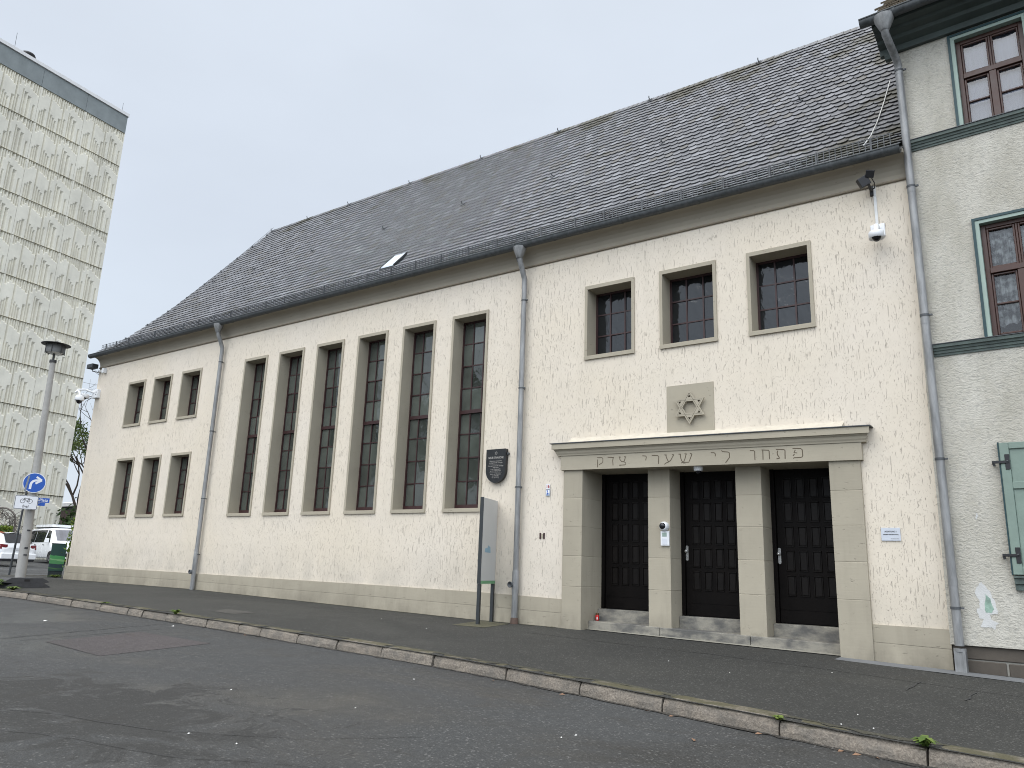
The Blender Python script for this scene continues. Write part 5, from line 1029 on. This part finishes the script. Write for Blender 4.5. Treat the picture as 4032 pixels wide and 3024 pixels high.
mb = MB(); mb.box(-2.2, -1.98, -.80, .80, .30, .56); bevel(mb.build('rear_bumper', M_['carw'], er), .04, 2); mb = MB(); mb.box(-2.16, -1.95, -.72, .72, .20, .30); mb.build('bumper_lip', M_['black'], er)
mb = MB(); mb.box(-1.68, -1.50, -.56, .56, 1.435, 1.455); mb.build('roof_spoiler', M_['black'], er)
mb = MB()
for sg in (1,):
    for P in ([(-2.0, .30), (-1.2, .30), (-1.35, .62), (-1.96, .55)], [(-1.95, .66), (-1.2, .72), (-.3, .88), (-1.75, .86)], [(-.9, .30), (.3, .30), (.1, .6), (-.6, .7)]):
        mb.add([(x, .885, z) for x, z in P], [(0, 1, 2, 3)])
    mb.quad(side_pt(ES, -1.86, .05, 1, .006), side_pt(ES, -1.72, .05, 1, .006), side_pt(ES, -1.52, .98, 1, .006), side_pt(ES, -1.62, .98, 1, .006)); mb.quad((-1.5, .52, 1.452), (-1.2, .52, 1.492), (-1.1, .25, 1.497), (-1.5, .35, 1.455))
mb.build('orange_decal', M_['orange'], er); wheels(er, (1.28, -1.25), .79, .31)

# ================================================================== PLANTS
def leaf_cloud(mb, n, posf, size, rn):
    for _ in range(n):
        c = posf(); s_ = size * rn.uniform(.6, 1.3); a = Vector((rn.gauss(0, 1), rn.gauss(0, 1), rn.gauss(0, 1))).normalized(); b = a.orthogonal().normalized(); c2 = a.cross(b); th = rn.uniform(0, 6.3); b, c2 = b * math.cos(th) + c2 * math.sin(th), c2 * math.cos(th) - b * math.sin(th)
        mb.add([c - b * s_, c + c2 * s_ * .45, c + b * s_, c - c2 * s_ * .45], [(0, 1, 2, 3)])
def tree(name, label, loc, h, spread, seed, leaf_n, leaf_size, leaf_rng, mat, group=None, trunk=.22, depth=5, cat='tree'):
    t = thing(name, label, cat, loc, group); rn = random.Random(seed); mb = MB(); tips = []
    def grow(p, d, ln, r_, dep):
        pts = [p]; rs = [r_]; q = p
        for k in range(3):
            d = (d + Vector((rn.uniform(-.22, .22), rn.uniform(-.22, .22), rn.uniform(-.05, .16)))).normalized(); q = q + d * ln / 3; pts.append(q); rs.append(r_ * (1 - .15 * (k + 1)))
        mb.tube(pts, rs, 7 if dep > 3 else 4 if dep > 1 else 3, False)
        if dep <= 2: tips.extend(pts[1:])
        if dep == 0: return
        for _ in range(rn.choice((2, 3, 3)) if dep < depth else 4):
            a = rn.uniform(0, 6.28); tilt = rn.uniform(.35, .95) * spread; o_ = d.orthogonal().normalized(); o2 = d.cross(o_)
            nd = (d + (o_ * math.cos(a) + o2 * math.sin(a)) * tilt).normalized(); st_ = pts[rn.choice((2, 3, 3))]; grow(st_, nd, ln * rn.uniform(.62, .82), r_ * .58, dep - 1)
    grow(Vector(loc), Vector((0, 0, 1)), h * .30, trunk, depth); mb.build('trunk', M_['bark'], t)
    tt = [p for p in tips if leaf_rng[0] <= (p.z - loc[2]) / h <= leaf_rng[1]]
    if leaf_n and tt:
        mb = MB(); cl = [rn.choice(tt) for _ in range(max(8, leaf_n // 45))]
        leaf_cloud(mb, leaf_n, lambda: rn.choice(cl) + Vector((rn.gauss(0, .28), rn.gauss(0, .28), rn.gauss(0, .24))), leaf_size, rn); mb.build('crown', mat, t)
    return t
tree('deciduous_tree', 'sparse spring tree with dark branches between the tower and the cream hall', (-67.3, 21.4, 1.0), 17.5, 1.0, 4, 12000, .13, (.22, .66), M_['leafy'], None, .24, 6)
for i, (x, y, h, sd_, lab) in enumerate(((-28, -25, 13, 21, 'leafy tree across the street opposite the tall windows'), (-39, -24, 13, 22, 'broad leafy tree across the street, second from the left'), (-50, -25, 13, 26, 'leafy tree across the street, farthest left'), (-12, -29, 14, 23, 'sparse tree across the street opposite the portal'), (3, -31, 15, 25, 'tree across the street behind the photographer'))):
    tree('street_tree', lab, (x, y, zr(x, y)), h, 1.0, sd_, 6500 if i < 3 else 1500, .24 if i < 3 else .13, (.1, 1.2), M_['dkleaf'], 'trees across the street', .24, 6)
# low overgrown building behind
t = thing('garage', 'low building with pale flat roof and brown overgrown wall behind the tree', 'garage', (-60, 23, 1.0)); mb = MB(); mb.box(-80, -48, 22.5, 30, .8, 5.45); mb.build('overgrown_wall', M_['ivy'], t); mb = MB(); mb.box(-80.3, -47.7, 22.1, 30.3, 5.75, 6.05); mb.build('roof_edge', M_['tcap'], t); mb = MB(); mb.box(-80, -48, 22.7, 30, 5.45, 5.75); mb.build('roof_gap', M_['black'], t); mb = MB(); mb.add([(-80, 22.3, 6.06), (-48, 22.3, 6.06), (-48, 29, 7.2), (-80, 29, 7.2)], [(0, 1, 2, 3)]); mb.build('roof', M_['tcap'], t)
rn = random.Random(8)
t = thing('bush', 'dark green bush at the foot of the tower corner', 'bush', (-56.0, 14.6, 1.0)); mb = MB(); leaf_cloud(mb, 2600, lambda: Vector((-56.1 + rn.gauss(0, .45), 14.6 + rn.gauss(0, .5), 1.0 + abs(rn.gauss(1.6, .85)))), .16, rn); mb.build('foliage', M_['dkleaf'], t); mb = MB()
for k in range(7): mb.tube([(-56.1, 14.6, .9), (-56.1 + rn.uniform(-.5, .5), 14.6 + rn.uniform(-.5, .5), 2.4)], .02, 4)
mb.build('stem', M_['bark'], t)
t = thing('hedge', 'clipped yellow-green hedge behind the parked white car', 'hedge', (-50.5, 7.7, 1.0)); mb = MB(); hc = Vector((-51.2, 7.3, 0)); hr = Vector((.37, .93, 0))
def hp_():
    u = rn.uniform(-3.5, 1.35); v = rn.uniform(-.55, .55); top = 3.25 - .16 * max(0, u + .6) - .12 * math.sin(u * 3) * .5; z = 1.0 + (top - 1.0) * math.sqrt(rn.random()); return hc + hr * u + Vector((.93, -.37, 0)) * v + Vector((0, 0, z + rn.gauss(0, .04)))
leaf_cloud(mb, 9000, hp_, .085, rn); mb.build('foliage', M_['hedge'], t); HMx = frame_m((hc.x, hc.y, 1.0), hr, (0, 0, 1)); mb = MB(); mb.box(-3.4, 1.2, 0, 1.75, -.35, .35, HMx); mb.build('hedge_core', simple('hedge_core', (.03, .045, .012), .95, .3, 5), t)
t = thing('vine_arch', 'bare vine growing over a round garden arch against the tower', 'garden arch', (-53.6, 9.2, 1.0)); AMx = frame_m((-53.4, 8.9, 1.0), hr, (0, 0, 1)); mb = MB(); mb.tube([AMx @ Vector((-.78, 0, 0))] + [AMx @ Vector((-.78 * math.cos(R(a)), 2.35 + .82 * math.sin(R(a)), 0)) for a in range(0, 181, 15)] + [AMx @ Vector((.78, 0, 0))], .06, 6); mb.build('arch_frame', M_['twig'], t); mb = MB()
for k in range(150):
    a = rn.uniform(0, 180); p = AMx @ Vector((-.8 * math.cos(R(a)) * rn.uniform(.45, 1.08), 2.1 + .9 * math.sin(R(a)) * rn.uniform(.4, 1.1), rn.uniform(-.3, .3))); q = p + Vector((rn.gauss(0, .3), rn.gauss(0, .3), rn.gauss(0, .22))); mb.tube([p, (p + q) / 2 + Vector((0, 0, rn.gauss(0, .08))), q], .014, 3, False)
for k in range(110):
    p = AMx @ Vector((rn.uniform(.7, 2.2), rn.uniform(1.2, 2.1), rn.uniform(-.3, .3))); q = p + Vector((rn.gauss(0, .3), rn.gauss(0, .3), rn.gauss(0, .15))); mb.tube([p, q], .014, 3, False)
mb.build('vine_twigs', M_['twig'], t)
t = thing('climbing_plant', 'light green climbing plant on the post at the left wall corner', 'climbing plant', (-25.6, .3, .8)); mb = MB(); leaf_cloud(mb, 420, lambda: (lambda z: Vector((-25.66 + rn.gauss(0, .085) - .05 * (z < 2), .24 + rn.gauss(0, .10), z)))(2.05 + rn.gauss(0, .28) if rn.random() < .72 else rn.uniform(1.0, 2.0)), .055, rn); mb.build('foliage', M_['vine'], t); mb = MB(); mb.tube([(-25.64, .26, .76), (-25.66, .22, 1.3), (-25.63, .26, 1.8), (-25.66, .24, 2.4)], .012, 4); mb.build('stem', M_['bark'], t)
def weed(x, y, z, r_, h, n, seed, label):
    t = thing('weed', label, 'weed', (x, y, z), 'weeds along the kerb and wall'); q = random.Random(seed); mb = MB()
    for k in range(n):
        a = q.uniform(0, 6.28); ln = r_ * q.uniform(.5, 1.1); hh = h * q.uniform(.4, 1); wd = .012 + .012 * q.random(); dx, dy = math.cos(a), math.sin(a); P = [(0, 0), (ln * .5, hh * .8), (ln, hh * .55)]
        vs = []
        for i, (s_, zz) in enumerate(P): w2 = wd * (1, 1.2, .15)[i]; vs += [(x + dx * s_ - dy * w2, y + dy * s_ + dx * w2, z + zz), (x + dx * s_ + dy * w2, y + dy * s_ - dx * w2, z + zz)]
        mb.add(vs, [(0, 1, 3, 2), (2, 3, 5, 4)])
    mb.build('blades', M_['leafy'], t)
weed(-12.6, -4.12, .575, .12, .10, 34, 1, 'green weed tuft in a kerb joint below the second tall window'); weed(-2.13, -5.12, .375, .06, .05, 18, 2, 'tiny weed in the kerb joint before the right-hand door'); weed(-1.04, -5.2, .345, .10, .09, 34, 3, 'green weed tuft in the kerb joint nearest the right edge')
weed(-20.25, -3.95, .70, .30, .26, 60, 4, 'tall grassy weed in front of the black foot plates'); weed(-26.75, .35, .77, .3, .12, 60, 5, 'low weeds at the foot of the corner fence post'); weed(-15.2, -3.98, .615, .12, .035, 26, 6, 'flat mossy weed on the kerb edge, left part'); weed(-19.4, -3.9, .69, .25, .10, 50, 7, 'short grass tuft at the left kerb beside the foot plates')
def litter(name, x, y, z, s_, m, seed, label, cat, group):
    q = random.Random(seed); a = q.uniform(0, 3.14); c_, s2 = math.cos(a) * s_, math.sin(a) * s_; mb = MB()
    mb.add([(x - c_, y - s2, z + .004), (x - s2 * .5, y + c_ * .5, z + .004 + s_ * .35), (x + c_, y + s2, z + .006), (x + s2 * .45, y - c_ * .45, z + .005), (x, y, z + .012)], [(0, 4, 1), (4, 2, 1), (0, 3, 4), (3, 2, 4)]); tag(mb.build(name, m), label, cat, group)
for k, (x, y) in enumerate(((-5.31, -4.80), (-4.34, -4.94), (-3.34, -5.07), (-3.09, -5.11), (-2.27, -5.22), (-2.57, -5.85), (-1.36, -5.27), (-1.62, -5.27), (-1.50, -5.29), (-10.4, -4.3))): litter('fallen_leaf', x, y, zr(x, y), .026 + .006 * (k % 3), M_['dead'], k, 'curled brown leaf lying on the road by the kerb', 'leaf', 'dead leaves along the kerb')
for k, (x, y) in enumerate(((-13.67, -5.73), (-12.03, -4.5), (-5.92, -5.41), (-5.21, -6.93), (-5.33, -8.44), (-3.35, -6.55), (-3.31, -6.4), (-4.85, -8.38), (-6.6, -7.2), (-2.2, -6.9))): litter('paper_scrap', x, y, zr(x, y), .04 if k < 2 else .014, M_['scrap'], 30 + k, 'tiny white scrap lying on the dark road', 'litter', 'white scraps on the road')
for k, (x, y) in enumerate(((-4.23, -2.62), (-3.33, -2.96), (-2.47, -1.92), (-1.67, -4.4), (-1.68, -4.95), (-1.45, -4.89), (-8.6, -2.2), (-10.2, -1.6))): litter('paper_scrap', x, y, zp(x, y) + .006, .013, M_['scrap'], 60 + k, 'tiny white scrap lying on the dark pavement', 'litter', 'white scraps on the pavement')
for o in WORLD:
    if '_w' in o: del o['_w']
